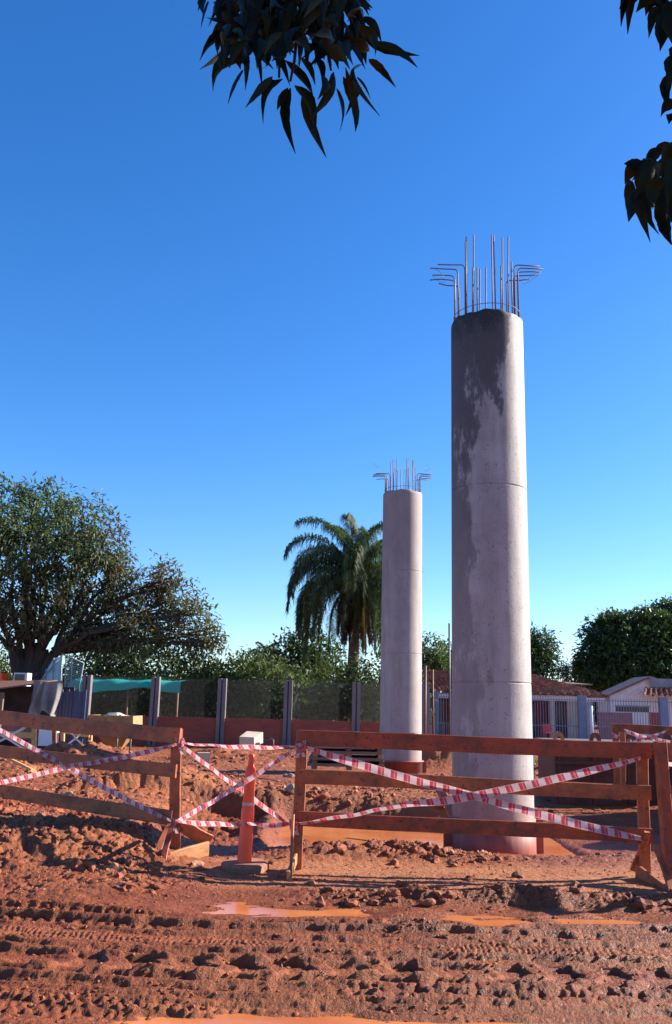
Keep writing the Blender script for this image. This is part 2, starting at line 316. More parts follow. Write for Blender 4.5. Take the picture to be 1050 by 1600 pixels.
def tapem(name, dull=False):
    m, nt, p = nmat(name); uv = coord(nt, 'UV'); v = coord(nt); sx = N(nt, 'ShaderNodeSeparateXYZ'); nt.links.new(uv, sx.inputs[0])
    U, V, _ = sx.outputs
    fr = math_(nt, 'FRACT', math_(nt, 'ADD', math_(nt, 'MULTIPLY', U, 1/.135), math_(nt, 'MULTIPLY', V, .12)))
    red = ramp(nt, fr, [(.0, (1, 1, 1)), (.46, (1, 1, 1)), (.48, (0, 0, 0)), (.97, (0, 0, 0)), (1, (1, 1, 1))])
    edge = math_(nt, 'GREATER_THAN', math_(nt, 'ABSOLUTE', math_(nt, 'SUBTRACT', V, .5)), .40); red = mixc(nt, math_(nt, 'MULTIPLY', edge, .45), red, (.05, .05, .05))
    bar_ = math_(nt, 'LESS_THAN', math_(nt, 'ABSOLUTE', math_(nt, 'SUBTRACT', fr, .30)), .035); red = mixc(nt, math_(nt, 'MULTIPLY', bar_, .5), red, (.1, .1, .1))
    # torn-looking pale window inside each red block, and a red dash inside each white one
    fm = math_(nt, 'MULTIPLY', math_(nt, 'LESS_THAN', math_(nt, 'ABSOLUTE', math_(nt, 'SUBTRACT', fr, .23)), .05), math_(nt, 'LESS_THAN', math_(nt, 'ABSOLUTE', math_(nt, 'SUBTRACT', V, .5)), .3))
    red = mixc(nt, math_(nt, 'MULTIPLY', fm, .14), red, (.1, .1, .1))
    fw = math_(nt, 'MULTIPLY', math_(nt, 'LESS_THAN', math_(nt, 'ABSOLUTE', math_(nt, 'SUBTRACT', fr, .74)), .06), math_(nt, 'GREATER_THAN', V, .82))
    red = mixc(nt, math_(nt, 'MULTIPLY', fw, .25), red, (1, 1, 1))
    c = mixc(nt, red, (.66, .52, .52), (.55, .05, .085))
    c = mixc(nt, ramp(nt, noise(nt, v, 3, 4, .6), [(.5, (0, 0, 0)), (.8, (.45, .45, .45))]), c, (.35, .13, .08))
    nt.links.new(c, p.inputs['Base Color']); p.inputs['Roughness'].default_value = .38
    tr = N(nt, 'ShaderNodeBsdfTranslucent'); nt.links.new(c, tr.inputs[0]); mx = N(nt, 'ShaderNodeMixShader'); mx.inputs[0].default_value = .45
    nt.links.new(p.outputs[0], mx.inputs[1]); nt.links.new(tr.outputs[0], mx.inputs[2]); nt.links.new(mx.outputs[0], nt.nodes['Material Output'].inputs[0])
    bump(nt, p, noise(nt, v, 40, 3, .5), .3, .004); return m
MAT['tape'] = tapem('red_white_tape')
MAT['whitetape'] = simple('white_tape', (.6, .58, .58), (.8, .78, .76), 6, .4, .2, .004)
def leafm(name, cols, tr=.3, rough=.45):
    m, nt, p = nmat(name); g = N(nt, 'ShaderNodeNewGeometry'); v = coord(nt)
    n = len(cols)
    c = ramp(nt, g.outputs['Random Per Island'], [(i/(n-1), q) for i, q in enumerate(cols)])
    c = mixc(nt, ramp(nt, noise(nt, v, .8, 3, .6), [(.4, (0, 0, 0)), (.7, (.5, .5, .5))]), c, cols[0])
    nt.links.new(c, p.inputs['Base Color']); p.inputs['Roughness'].default_value = rough; p.inputs['Specular IOR Level'].default_value = .2 if name == 'near_mango_leaf' else .4
    t = N(nt, 'ShaderNodeBsdfTranslucent'); nt.links.new(mixc(nt, 1.0, c, (1.3, 1.5, .6), 'MULTIPLY'), t.inputs[0])
    mx = N(nt, 'ShaderNodeMixShader'); mx.inputs[0].default_value = tr
    nt.links.new(p.outputs[0], mx.inputs[1]); nt.links.new(t.outputs[0], mx.inputs[2]); nt.links.new(mx.outputs[0], nt.nodes['Material Output'].inputs[0]); return m
MAT['leaf_big'] = leafm('tree_leaf_green', [(.035, .055, .022), (.065, .095, .035), (.10, .13, .055), (.14, .165, .085)], .3, .6)
MAT['leaf_brown'] = leafm('tree_leaf_bronze', [(.06, .05, .03), (.10, .08, .05), (.14, .115, .07), (.11, .13, .055)], .3, .6)
MAT['leaf_dark'] = leafm('mango_leaf_dark', [(.018, .038, .014), (.035, .065, .02), (.055, .09, .026), (.10, .14, .04)], .22, .45)
MAT['leaf_hedge'] = leafm('hedge_leaf', [(.028, .045, .014), (.055, .082, .024), (.09, .115, .04), (.15, .17, .08)], .3, .6)
MAT['leaf_palm'] = leafm('palm_leaf', [(.045, .065, .03), (.085, .115, .055), (.13, .165, .085)], .3, .7)
MAT['leaf_dead'] = leafm('dead_frond', [(.05, .035, .022), (.10, .065, .04), (.15, .10, .06)], .2, .8)
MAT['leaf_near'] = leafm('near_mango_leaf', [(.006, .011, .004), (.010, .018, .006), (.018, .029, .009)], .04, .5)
MAT['grass'] = leafm('grass_blade', [(.06, .09, .02), (.12, .16, .04), (.2, .2, .08)], .3, .6)

# ------------------------------------------------------------------ mesh helpers
class MB:
    def __init__(s): s.v = []; s.f = []; s.uv = []; s.sm = []
    def add(s, vs_, fs, uvs=None, smooth=False):
        o = len(s.v); s.v += [tuple(q) for q in vs_]
        for i, f in enumerate(fs):
            s.f.append(tuple(k+o for k in f)); s.sm.append(smooth)
            s.uv.append(uvs[i] if uvs else [(0, 0)]*len(f))
        return s
    def box(s, lo, hi, rz=0, piv=None):
        x0, y0, z0 = lo; x1, y1, z1 = hi
        v = [(x0, y0, z0), (x1, y0, z0), (x1, y1, z0), (x0, y1, z0), (x0, y0, z1), (x1, y0, z1), (x1, y1, z1), (x0, y1, z1)]
        if rz:
            cx, cy = piv or ((x0+x1)/2, (y0+y1)/2); c, q = math.cos(rz), math.sin(rz)
            v = [(cx+(a-cx)*c-(b-cy)*q, cy+(a-cx)*q+(b-cy)*c, d) for a, b, d in v]
        return s.add(v, [(0, 3, 2, 1), (4, 5, 6, 7), (0, 1, 5, 4), (1, 2, 6, 5), (2, 3, 7, 6), (3, 0, 4, 7)])
    def beam(s, p0, p1, wd, th, side=(0, 1, 0), n=10, warp=.006, ch=.006, seed=None):
        # plank from p0 to p1: th along `side`, wd square to both; chamfered, slightly warped
        rnd = random.Random(seed if seed is not None else len(s.v)+int(p0[0]*1000)+int(p0[2]*777))
        p0 = Vector(p0); p1 = Vector(p1); d = (p1-p0); L = d.length; d.normalize()
        a = Vector(side); a = (a-d*a.dot(d)).normalized(); b = d.cross(a).normalized()
        h, t = wd/2, th/2
        prof = [(-h+ch, -t), (h-ch, -t), (h, -t+ch), (h, t-ch), (h-ch, t), (-h+ch, t), (-h, t-ch), (-h, -t+ch)]
        per = [0]
        for i in range(8): per.append(per[-1]+math.hypot(prof[(i+1) % 8][0]-prof[i][0], prof[(i+1) % 8][1]-prof[i][1]))
        ph = rnd.random()*6; v = []
        for k in range(n+1):
            q = k/n; off = b*(warp*math.sin(q*5+ph)+rnd.uniform(-1, 1)*warp*.25)+a*(warp*math.sin(q*4+ph*2))
            sc = 1+rnd.uniform(-.02, .02)
            for (u_, w_) in prof: v.append(p0+d*(L*q)+off+b*u_*sc+a*w_)
        f = []; uv = []; u0 = rnd.random()*5
        for k in range(n):
            for i in range(8):
                j = (i+1) % 8; f.append((k*8+i, k*8+j, k*8+8+j, k*8+8+i))
                uv.append([(u0+L*k/n, per[i]), (u0+L*k/n, per[i+1]), (u0+L*(k+1)/n, per[i+1]), (u0+L*(k+1)/n, per[i])])
        f.append(tuple(range(7, -1, -1))); uv.append([(0, 0)]*8); f.append(tuple(n*8+i for i in range(8))); uv.append([(0, 0)]*8)
        return s.add(v, f, uv)
    def tube(s, pts, r, n=8, cap=True, r1=None, radii=None):
        pts = [Vector(p) for p in pts]; m = len(pts); v = []; prev = None
        for k, p in enumerate(pts):
            t = (pts[min(k+1, m-1)]-pts[max(k-1, 0)]).normalized()
            if prev is None: a = Vector((0, 0, 1)) if abs(t.z) < .9 else Vector((1, 0, 0)); a = (a-t*a.dot(t)).normalized()
            else: a = (prev-t*prev.dot(t)).normalized()
            prev = a; b = t.cross(a); rr = radii[k] if radii else (r if r1 is None else r+(r1-r)*k/max(1, m-1))
            for i in range(n): q = 2*PI*i/n; v.append(p+a*(math.cos(q)*rr)+b*(math.sin(q)*rr))
        f = [(k*n+i, k*n+(i+1) % n, k*n+n+(i+1) % n, k*n+n+i) for k in range(m-1) for i in range(n)]
        if cap: f += [tuple(range(n-1, -1, -1)), tuple((m-1)*n+i for i in range(n))]
        return s.add(v, f, None, True)
    def lathe(s, prof, c=(0, 0, 0), n=48, tilt=None, smooth=True):
        v = []; m = len(prof)
        for r, z in prof:
            for i in range(n):
                q = 2*PI*i/n; p = Vector((r*math.cos(q), r*math.sin(q), z))
                if tilt: p = tilt @ p
                v.append(p+Vector(c))
        f = [(k*n+i, k*n+(i+1) % n, k*n+n+(i+1) % n, k*n+n+i) for k in range(m-1) for i in range(n)]
        return s.add(v, f, None, smooth)
    def build(s, name, m, parent=None):
        me = bpy.data.meshes.new(name); me.from_pydata(s.v, [], s.f); me.validate(); me.update()
        me.polygons.foreach_set('use_smooth', s.sm[:len(me.polygons)])
        if any(u != [(0, 0)]*len(u) for u in s.uv[:60]) and len(me.polygons) == len(s.f):
            l = me.uv_layers.new(name='UVMap'); l.data.foreach_set('uv', [c for u in s.uv for q in u for c in q])
        me.materials.append(MAT[m] if isinstance(m, str) else m)
        o = bpy.data.objects.new(name, me); C.objects.link(o)
        if parent: o.parent = parent; o.matrix_parent_inverse = Matrix.Translation(-parent.location)
        return o
def npmesh(name, V, Fc, m, parent=None, smooth=False):
    V = np.asarray(V, np.float32); Fc = np.asarray(Fc, np.int32); k = Fc.shape[1]
    me = bpy.data.meshes.new(name); me.vertices.add(len(V)); me.vertices.foreach_set('co', V.ravel())
    me.loops.add(Fc.size); me.loops.foreach_set('vertex_index', Fc.ravel())
    me.polygons.add(len(Fc)); me.polygons.foreach_set('loop_start', np.arange(0, Fc.size, k, dtype=np.int32))
    me.polygons.foreach_set('use_smooth', np.full(len(Fc), smooth)); me.update(calc_edges=True)
    me.materials.append(MAT[m]); o = bpy.data.objects.new(name, me); C.objects.link(o)
    if parent: o.parent = parent; o.matrix_parent_inverse = Matrix.Translation(-parent.location)
    return o
def tag(o, label, cat, group=None):
    o['label'] = label; o['category'] = cat
    if group: o['group'] = group
    return o
def thing(name, label, cat, loc, group=None):
    o = bpy.data.objects.new(name, None); o.location = loc; o.empty_display_size = .2; C.objects.link(o); return tag(o, label, cat, group)
def kind(o, k): o['kind'] = k; return o

# ------------------------------------------------------------------ GROUND
def build_ground():
    ys = [-60, -30, -12, -5, 0, 2, 3, 3.7]
    y = 4.3
    while y < 12: ys.append(y); y += .0135 if y < 8.6 else .018
    while y < 2600: ys.append(y); y += .02*(y/12)**1.6 if y < 45 else y*.08
    ys = np.array(ys); nc = 860
    u = np.linspace(-1, 1, nc); ext = np.array([1.15, 1.5, 2.2, 4, 10, 30])
    u = np.concatenate([-ext[::-1], u, ext]); ncol = len(u)
    wd = .46*np.maximum(ys, 4)+.5
    X = u[None, :]*wd[:, None]; Y = np.repeat(ys[:, None], ncol, 1)
    Z = height(X.ravel(), Y.ravel()).reshape(X.shape)
    V = np.stack([X, Y, Z], -1).reshape(-1, 3)
    i = np.arange(len(ys)-1)[:, None]*ncol + np.arange(ncol-1)[None, :]
    Fc = np.stack([i, i+1, i+ncol+1, i+ncol], -1).reshape(-1, 4)
    o = npmesh('ground', V, Fc, 'mud', None, True); kind(o, 'structure')
    wob, pit, bank, left, ridge, berm, lberm, road, flat = masks(X.ravel(), Y.ravel())
    pr_ = gs(Y.ravel(), 7.78, .55)*ss(-2.2, -1.0, X.ravel())*(1-ss(2.3, 3.6, X.ravel())); dry = .20 - .45*pr_ + .5*flat - .08*road + .15*bank + .1*left - .1*ridge - .15*berm - .25*pit + .1*ss(15, 20, Y.ravel()) + (fbm(X.ravel()*.8, Y.ravel()*1.5, 3, 99)-.5)*.35
    a = o.data.attributes.new('dry', 'FLOAT', 'POINT'); a.data.foreach_set('value', np.clip(dry, 0, 1).astype(np.float32))
build_ground()
def puddle(pts, z):
    b = MB(); n = len(pts); b.add([(x, y, z) for x, y in pts], [tuple(range(n))]); o = b.build('puddle', 'water'); kind(o, 'structure'); return o
puddle([(-.95, 11.0), (6.8, 11.0), (6.8, 14.4), (-.95, 14.4)], PIT_W)
puddle([(-1.7, 7.25), (3.0, 7.2), (3.0, 8.25), (-1.7, 8.3)], ROAD_W)
puddle([(-1.9, 3.0), (4.2, 3.0), (4.2, 5.6), (-1.9, 5.6)], NEAR_W)

# loose clods and stones
def ico(sub):
    import bmesh
    bm = bmesh.new(); bmesh.ops.create_icosphere(bm, subdivisions=sub, radius=1)
    v = np.array([q.co[:] for q in bm.verts]); f = np.array([[q.index for q in g.verts] for g in bm.faces]); bm.free(); return v, f
def scatter(name, n, yr, smin, smax, sub, wfun, seed, xr=.45):
    g = np.random.default_rng(seed); iv, jf = ico(sub); V = []; Fc = []; o = 0
    m = n*14; yy = yr[0]+(yr[1]-yr[0])*g.random(m); xx = (g.random(m)*2-1)*(xr*yy+.5)
    w_ = wfun(xx, yy); ok = g.random(m) < w_; xx = xx[ok][:n]; yy = yy[ok][:n]
    zz = height(xx, yy)
    for x, y, z in zip(xx, yy, zz):
        s_ = smin*(smax/smin)**(g.random()**2.2)
        q = iv*(1+.0*iv)
        ph = g.random(3)*20; fr = 1.6
        d = 1+.32*np.sin(iv[:, 0]*fr*2+ph[0])*np.cos(iv[:, 1]*fr*2.3+ph[1])+.16*np.sin(iv[:, 2]*6+ph[2])*np.sin(iv[:, 0]*5+ph[1])+g.normal(0, .13, len(iv))
        q = iv*d[:, None]*np.array([1, .6+.5*g.random(), .45+.4*g.random()])*s_
        a = g.random()*6.3; c, k = math.cos(a), math.sin(a)
        R_ = np.array([[c, -k, 0], [k, c, 0], [0, 0, 1]]); t = g.normal(0, .3); T = np.array([[1, 0, 0], [0, math.cos(t), -math.sin(t)], [0, math.sin(t), math.cos(t)]])
        V.append(q@T.T@R_.T+np.array([x, y, z-s_*.08])); Fc.append(jf+o); o += len(iv)
    ob = npmesh(name, np.concatenate(V), np.concatenate(Fc), 'clod', None, False); kind(ob, 'stuff'); return ob
def wn_(x, y):
    wob, pit, bank, left, ridge, berm, lberm, road, flat = masks(x, y)
    d = (ridge*(1-.6*ss(.9, 1.7, x)) + left*.55 + berm*.9 + lberm*.5*ss(7.6, 8.4, y) + bank*.6 + .04*flat + .03*road + .12*ss(15, 17, y))
    return np.clip(d*(.2+1.2*ss(.4, .65, fbm(x*1.3, y*1.3, 3, 200))), 0, 1)*(1-.95*pit)
def wf_(x, y):
    d = .12+.0*x
    for hx, hy, hr, hh in HEAPS: d = d+1.3*np.exp(-((x-hx)**2+(y-hy)**2)/(hr*hr))
    return np.clip(d*(.3+1.2*ss(.4, .6, fbm(x*.6, y*.6, 3, 201))), 0, 1)
o1 = scatter('dirt_clods', 2600, (7.9, 15.8), .014, .085, 2, wn_, 5)
o2 = scatter('mud_crumbs', 22000, (4.9, 13), .004, .02, 1, lambda x, y: np.clip(wn_(x, y)*.7+.3*ss(.35, .7, fbm(x*2.5, y*5, 3, 203)), 0, 1), 6)
o3 = scatter('rubble', 3600, (15, 33), .02, .09, 1, wf_, 8)

# ------------------------------------------------------------------ PILLARS
def pillar(px, base_py, Y, mat, label, seed, big):
    rnd = random.Random(seed)
    p = at(px, base_py, Y); x, y = p.x, p.y; zb = -.35; zt = 6.87 if big else 6.92; R = .5
    t = thing('concrete_pillar', label, 'concrete pillar', (x, y, 0), 'round concrete pillars')
    b = MB(); prof = [(0.001, zb), (R, zb)]
    seams = (1.95, 4.45) if big else (1.05, 2.9, 4.9)
    zs = sorted([0, .6, 1.3, 2.4, 3.2, 3.9, 5.2, 5.9, 6.5] + [q for s_ in seams for q in (s_-.06, s_-.016, s_-.010, s_-.004, s_+.004, s_+.010, s_+.016, s_+.06)])
    for z in zs:
        rr = R-(.009 if any(abs(z-s_) < .005 for s_ in seams) else 0)-.0012*z; prof.append((rr, z))
    prof += [(R-.0086, zt-.09), (R-.010, zt-.05), (R-.02, zt-.02), (R-.045, zt), (.001, zt-.01)]
    b.lathe(prof, (0, 0, 0), 96)
    o = b.build('shaft', mat); o.parent = t
    # chipped, uneven top edge
    me = o.data
    for v in me.vertices:
        if v.co.z > zt-.06 and math.hypot(v.co.x, v.co.y) > .1:
            a = math.atan2(v.co.y, v.co.x); v.co.z += .012*math.sin(a*5+seed)+.008*math.sin(a*13+seed*2)-.006
    # red casing with bolted side flanges
    ch = .33 if big else .42
    b = MB(); b.lathe([(R+.002, -.3), (R+.016, -.3), (R+.016, ch-.03), (R+(.016 if big else .05), ch-.03), (R+(.016 if big else .05), ch), (R+.004, ch+.004)], (0, 0, 0), 64); cs = b.build('casing', 'casing'); cs.parent = t
    for sgn in (-1, 1):
        b = MB(); b.box((min(sgn*(R+.012), sgn*(R+.11)), -.03, -.3), (max(sgn*(R+.012), sgn*(R+.11)), .03, ch-.02)); f_ = b.build('flange', 'casing'); f_.parent = cs
    RB = .443
    def bar(name, pts, r=.009):
        q = MB().tube(pts, r, 6).build(name, 'rust'); q.parent = t; return q
    def ring_x(xn, back):      # xn in -1..1 across the ring
        yy = math.sqrt(max(0, 1-xn*xn))*RB
        return xn*RB, (yy if back else -yy)
    tall = [(-.74, 1.0, 0), (-.49, 1.08, 1), (-.25, 1.12, 1), (.10, 1.1, 0), (.37, 1.12, 1), (.51, 1.08, 0), (.65, 1.06, 1)]
    short = [(-.57, .66, 0), (-.44, .68, 0), (-.04, .62, 1), (.15, .64, 1), (.27, .68, 0), (.66, .72, 0)]
    topy = [377, 370, 367, 367, 367, 370, 372] + [419, 418, 420, 419, 415, 410] if big else [722, 718, 716, 717, 716, 719, 720]+[731, 732, 733, 733, 731, 730]
    def zpix(wx, wy, py):
        # length of the bar: the height at which it ends
        lo_, hi_ = zt, zt+3
        for _ in range(30):
            mid = (lo_+hi_)/2; d = Vector((wx, wy, mid-EYE)); yy_ = 800-F*d.dot(_u)/d.dot(_f)
            if yy_ > py: lo_ = mid
            else: hi_ = mid
        return lo_-zt
    for (xn, h, bk), ty in zip(tall+short, topy):
        bx, by = ring_x(xn, bk); lx = rnd.uniform(-.012, .02); h = zpix(x+bx, y+by, ty)
        bar('straight_bar', [(bx, by, zt-.03), (bx+lx*.4, by, zt+h*.5), (bx+lx, by+rnd.uniform(-.01, .01), zt+h)])
    for sgn in (-1, 1):
        lys = ((414, 421, 431, 438, 447), (414, 419, 425, 431, 438)) if big else ((740, 741, 743, 745, 749), (740, 742, 744, 747, 750))
        lys = lys[0] if sgn < 0 else lys[1]
        for k, (ang, L) in enumerate([(-40, .30), (-20, .31), (0, .27), (20, .28), (40, .27)]):
            a = math.radians(ang); bx, by = sgn*math.cos(a)*RB, math.sin(a)*RB
            h = zpix(x+bx, y+by, lys[k]); L += rnd.uniform(-.03, .03); dy = -math.sin(a)*.04
            pts = [(bx, by, zt-.03), (bx, by, zt+h-.06), (bx+sgn*.012, by, zt+h-.02), (bx+sgn*.04, by, zt+h)]
            pts += [(bx+sgn*(.05+L*.5), by+dy*.5, zt+h+rnd.uniform(-.005, .01)), (bx+sgn*(.05+L), by+dy, zt+h+rnd.uniform(-.015, .02))]
            bar('bent_bar', pts)
        ang0 = rnd.random()*3; cx = sgn*(RB+.22)
        bar('tie_wire', [(cx+.10*math.cos(q)*sgn-.02, .36*math.sin(q), zt+.70+.17*math.sin(q+.6)) for q in np.linspace(ang0, ang0+5.6, 18)], .0025)
    for hz, rr in ((.085, RB+.012),):
        bar('hoop', [(rr*math.cos(q), rr*math.sin(q), zt+hz+.012*math.cos(q)) for q in np.linspace(0, 2*PI, 49)], .005)
    for q in t.children:
        pass
    return t
def fix_local(root): pass
pillar(770, 1250, 11.6, 'conc1', 'tall nearer concrete pillar with dark weather stains, steel bars on top', 3, True)
pillar(626, 1150, 22.0, 'conc2', 'farther smooth lilac grey concrete pillar in front of the palm', 9, False)

# ------------------------------------------------------------------ WOODEN BARRIERS
def rail(parent, p0, p1, wd, m, name='rail', th=.026, warp=.008, side=(0, 1, 0)):
    return MB().beam(p0, p1, wd, th, side, 14, warp).build(name, m, parent)
def post(parent, top, bot, m, wd=.085, th=.06, name='post', side=(0, 1, 0)):
    return MB().beam(bot, top, wd, th, side, 8, .005).build(name, m, parent)
YR = 9.45
r0 = at(466, 1365, YR)
rb = thing('wooden_barrier', 'long three-rail wooden barrier crossing in front of the stained pillar', 'barrier', (r0.x, r0.y, zat(r0.x, r0.y)), 'wooden barriers round the excavation')
post(rb, at(472, 1143, YR+.045), at(463, 1372, YR+.045)-Vector((0, 0, .05)), 'wood', .115, .05)
post(rb, at(1003, 1162, YR+.045), at(1008, 1400, YR+.045)-Vector((0, 0, .05)), 'wood', .115, .05)
rail(rb, at(465, 1154, YR), at(1017, 1172, YR), .165, 'wood_dark')
rail(rb, at(464, 1214, YR), at(1017, 1238, YR), .145, 'wood')
rail(rb, at(458, 1277, YR), at(1019, 1307, YR), .145, 'wood_dark')
g = at(452, 1383, YR-.55); g.z = zat(g.x, g.y)-.01
MB().beam(at(459, 1275, YR-.04), g, .07, .03, (1, 0, 0)).build('brace', 'wood', rb)
g2 = at(446, 1378, YR-.3); g2.z = zat(g2.x, g2.y)+.05
MB().beam(g+Vector((-.01, 0, .05)), at(462, 1340, YR+.05), .1, .03, (1, 0, 0)).build('foot_board', 'wood_pale', rb)

YL0, YL1 = 11.4, 9.95
p = at(275, 1325, YL1)
lb = thing('wooden_barrier', 'wooden barrier on the left mound with rails sloping down to its end post', 'barrier', (p.x, p.y, zat(p.x, p.y)), 'wooden barriers round the excavation')
post(lb, at(277, 1139, YL1+.03), at(273, 1330, YL1+.03)-Vector((0, 0, .04)), 'wood', .115, .085)
rail(lb, at(-60, 1114, YL0+.3), at(281, 1151, YL1-.04), .165, 'wood')
rail(lb, at(-60, 1166, YL0+.3), at(275, 1206, YL1-.04), .14, 'wood')
rail(lb, at(-60, 1225, YL0+.3), at(268, 1279, YL1-.04), .15, 'wood')
post(lb, at(-58, 1104, YL0+.35), at(-60, 1290, YL0+.35), 'wood', .115, .085)
def gpt(px, py, Y, up=.0):
    q = at(px, py, Y); q.z = zat(q.x, q.y)+up; return q
MB().beam(at(268, 1286, YL1-.02), at(235, 1350, YL1-.35), .07, .035, (0, 1, 0)).build('brace', 'wood', lb)
MB().beam(at(281, 1288, YL1-.02), at(328, 1315, YL1+.12), .14, .035, (0, 1, 0)).build('brace', 'wood', lb)
MB().beam(at(220, 1356, YL1-.5), at(325, 1326, YL1+.1), .15, .04, (0, 1, .2)).build('foot_board', 'wood_pale', lb)
MB().beam(at(268, 1296, YL1-.25), at(252, 1352, YL1-.48), .06, .03, (0, 1, 0)).build('brace', 'wood_dark', lb)

# next barrier, cut by the right edge, set at an angle
YN = 9.3
p = at(1035, 1380, YN)
nb = thing('wooden_barrier', 'leaning wooden barrier cut off by the right edge of the photo', 'barrier', (p.x, p.y, zat(p.x, p.y)), 'wooden barriers round the excavation')
post(nb, at(1028, 1158, YN+.05), at(1046, 1345, YN+.05), 'wood', .105, .06)
post(nb, at(1034, 1160, YN-.35), at(1052, 1400, YN-.35), 'wood_dark', .09, .06)
rail(nb, at(1026, 1172, YN), at(1240, 1190, YN-.7), .165, 'wood')
rail(nb, at(1030, 1238, YN), at(1240, 1262, YN-.7), .145, 'wood_dark')
rail(nb, at(1034, 1306, YN), at(1240, 1338, YN-.7), .145, 'wood')
post(nb, at(1238, 1170, YN-.65), at(1240, 1450, YN-.65), 'wood', .1, .06)
MB().beam(at(1026, 1322, YN-.1), at(1052, 1398, YN-.5), .07, .04, (0, 1, 0)).build('brace', 'wood', nb)
MB().beam(at(996, 1362, YN+.2), at(1075, 1420, YN-.75), .14, .04, (1, .4, 0)).build('foot_board', 'wood', nb)
MB().beam(at(1012, 1300, YN+.05), at(990, 1360, YN+.3), .06, .035, (0, 1, 0)).build('brace', 'wood', nb)

# ------------------------------------------------------------------ TAPES
def tape(pts, label, wd=.056, tw=(0, .6), group='barrier tapes', mat='tape', sag=.02, name='barrier_tape', parent=None, ply=2):
    pts = [Vector(q) for q in pts]; path = []
    for a, c in zip(pts[:-1], pts[1:]):
        m = 26
        for k in range(m):
            q = k/m; r_ = a.lerp(c, q); r_.z -= sag*4*q*(1-q); path.append(r_)
    path.append(pts[-1]); n = len(path); b = MB(); v = []; L = [0]; rnd = random.Random(len(label)); ph = rnd.random()*6
    for k in range(1, n): L.append(L[-1]+(path[k]-path[k-1]).length)
    for k, q in enumerate(path):
        t = (path[min(k+1, n-1)]-path[max(k-1, 0)]).normalized()
        up = Vector((0, 0, 1)); up = (up-t*up.dot(t)).normalized(); sd_ = t.cross(up)
        e = k/(n-1); pinch = .45+.55*min(1, min(e, 1-e)*9)
        an = tw[0]+(tw[1]-tw[0])*e+.25*math.sin(e*9+ph)
        d = up*math.cos(an)+sd_*math.sin(an); d2 = t.cross(d)
        for j in range(4):
            w_ = (j/3-.5); v.append(q+d*(w_*wd*pinch)+d2*(.006*math.sin(j*2.1+L[k]*14+ph)))
    f = []; uv = []
    for k in range(n-1):
        for j in range(3):
            f.append((k*4+j, k*4+j+1, k*4+5+j, k*4+4+j)); uv.append([(L[k], j/3), (L[k], (j+1)/3), (L[k+1], (j+1)/3), (L[k+1], j/3)])
    b.add(v, f, uv, True); o = b.build(name, mat, parent)
    if not parent: tag(o, label, 'tape', group)
    return o
yl = YL1-.09; yr = YR-.05
lz = lambda px: YL0+.3-.09+(YL1-YL0-.3)*((px+60)/341)
tape([at(-70, 1098, lz(-70)-.02), at(108, 1199, lz(108)-.03), at(268, 1283, yl)], 'red and white tape falling across the left barrier from upper left to post foot', tw=(.1, -.4))
tape([at(-70, 1235, lz(-70)-.04), at(110, 1197, lz(110)-.06), at(276, 1163, yl)], 'red and white tape rising across the left barrier to the top of its post', tw=(.3, .0))
tape([at(286, 1161, YL1-.03), at(462, 1167, yr)], 'level upper tape strung between the two nearest barriers', tw=(.9, .7), sag=.02)
tape([at(286, 1166, YL1-.04), at(380, 1235, 9.6), at(455, 1290, yr)], 'tape sloping down right across the orange post', tw=(.2, .4), sag=.015)
tape([at(275, 1284, YL1-.09), at(378, 1224, 9.05), at(457, 1172, yr)], 'tape rising right in front of the orange post', tw=(-.2, .2), sag=.01)
tape([at(278, 1284, YL1-.08), at(400, 1288, 9.25), at(457, 1287, yr)], 'level lower tape strung behind the foot of the orange post', tw=(.5, .7), sag=.01)
tape([at(472, 1166, yr), at(735, 1242, yr-.03), at(1013, 1313, yr-.01)], 'tape falling across the right barrier from its upper left corner', tw=(.5, -.1), wd=.082, sag=.018)
tape([at(460, 1288, yr), at(630, 1257, yr-.02), at(745, 1243, yr-.05), at(1001, 1185, yr-.01)], 'twisted tape rising across the right barrier to its right post', tw=(1.0, -.1), wd=.082, sag=.012)
tape([at(1030, 1190, YN-.03), at(1150, 1200, YN-.4)], 'short tape on the barrier at the right edge', tw=(.2, .2))
def knot(px, py, Y, label, seed, s_=1):
    rnd = random.Random(seed); p = at(px, py, Y); b = MB()
    for k in range(5):
        a = rnd.random()*6.3; h = rnd.uniform(-.03, .03)*s_; r_ = rnd.uniform(.04, .058)*s_
        v = []; f = []; uv = []; m = 14
        for i in range(m+1):
            q = a+i/m*PI*1.7; c = p+Vector((r_*math.cos(q)*1.05, .045*math.sin(q)-.01, h+.02*math.sin(q*2+k)))
            v += [c+Vector((0, 0, -.018)), c+Vector((0, 0, .018))]
        for i in range(m): f.append((2*i, 2*i+1, 2*i+3, 2*i+2)); uv.append([(i*.03, 0), (i*.03, 1), (i*.03+.03, 1), (i*.03+.03, 0)])
        b.add(v, f, uv, True)
    for k in range(2):
        d = Vector((rnd.uniform(-.05, .05), -.03, -rnd.uniform(.05, .12)*s_)); b.add([p+Vector((-.015, -.06, 0)), p+Vector((.015, -.06, 0)), p+d+Vector((.02, -.06, 0)), p+d+Vector((-.015, -.05, 0))], [(0, 1, 2, 3)], [[(0, 0), (0, 1), (.1, 1), (.1, 0)]])
    tag(b.build('tape_knot', 'tape'), label, 'tape knot', 'tape knots')
knot(281, 1161, YL1+.02, 'tape knot at the top of the left barrier post', 1)
knot(272, 1284, YL1+.02, 'tape knot at the foot of the left barrier post', 2, .9)
knot(470, 1167, YR+.02, 'tape knot at the top of the right barrier, left post', 3, 1.1)
knot(459, 1288, YR+.02, 'tape knot low on the left post of the right barrier', 4, .8)

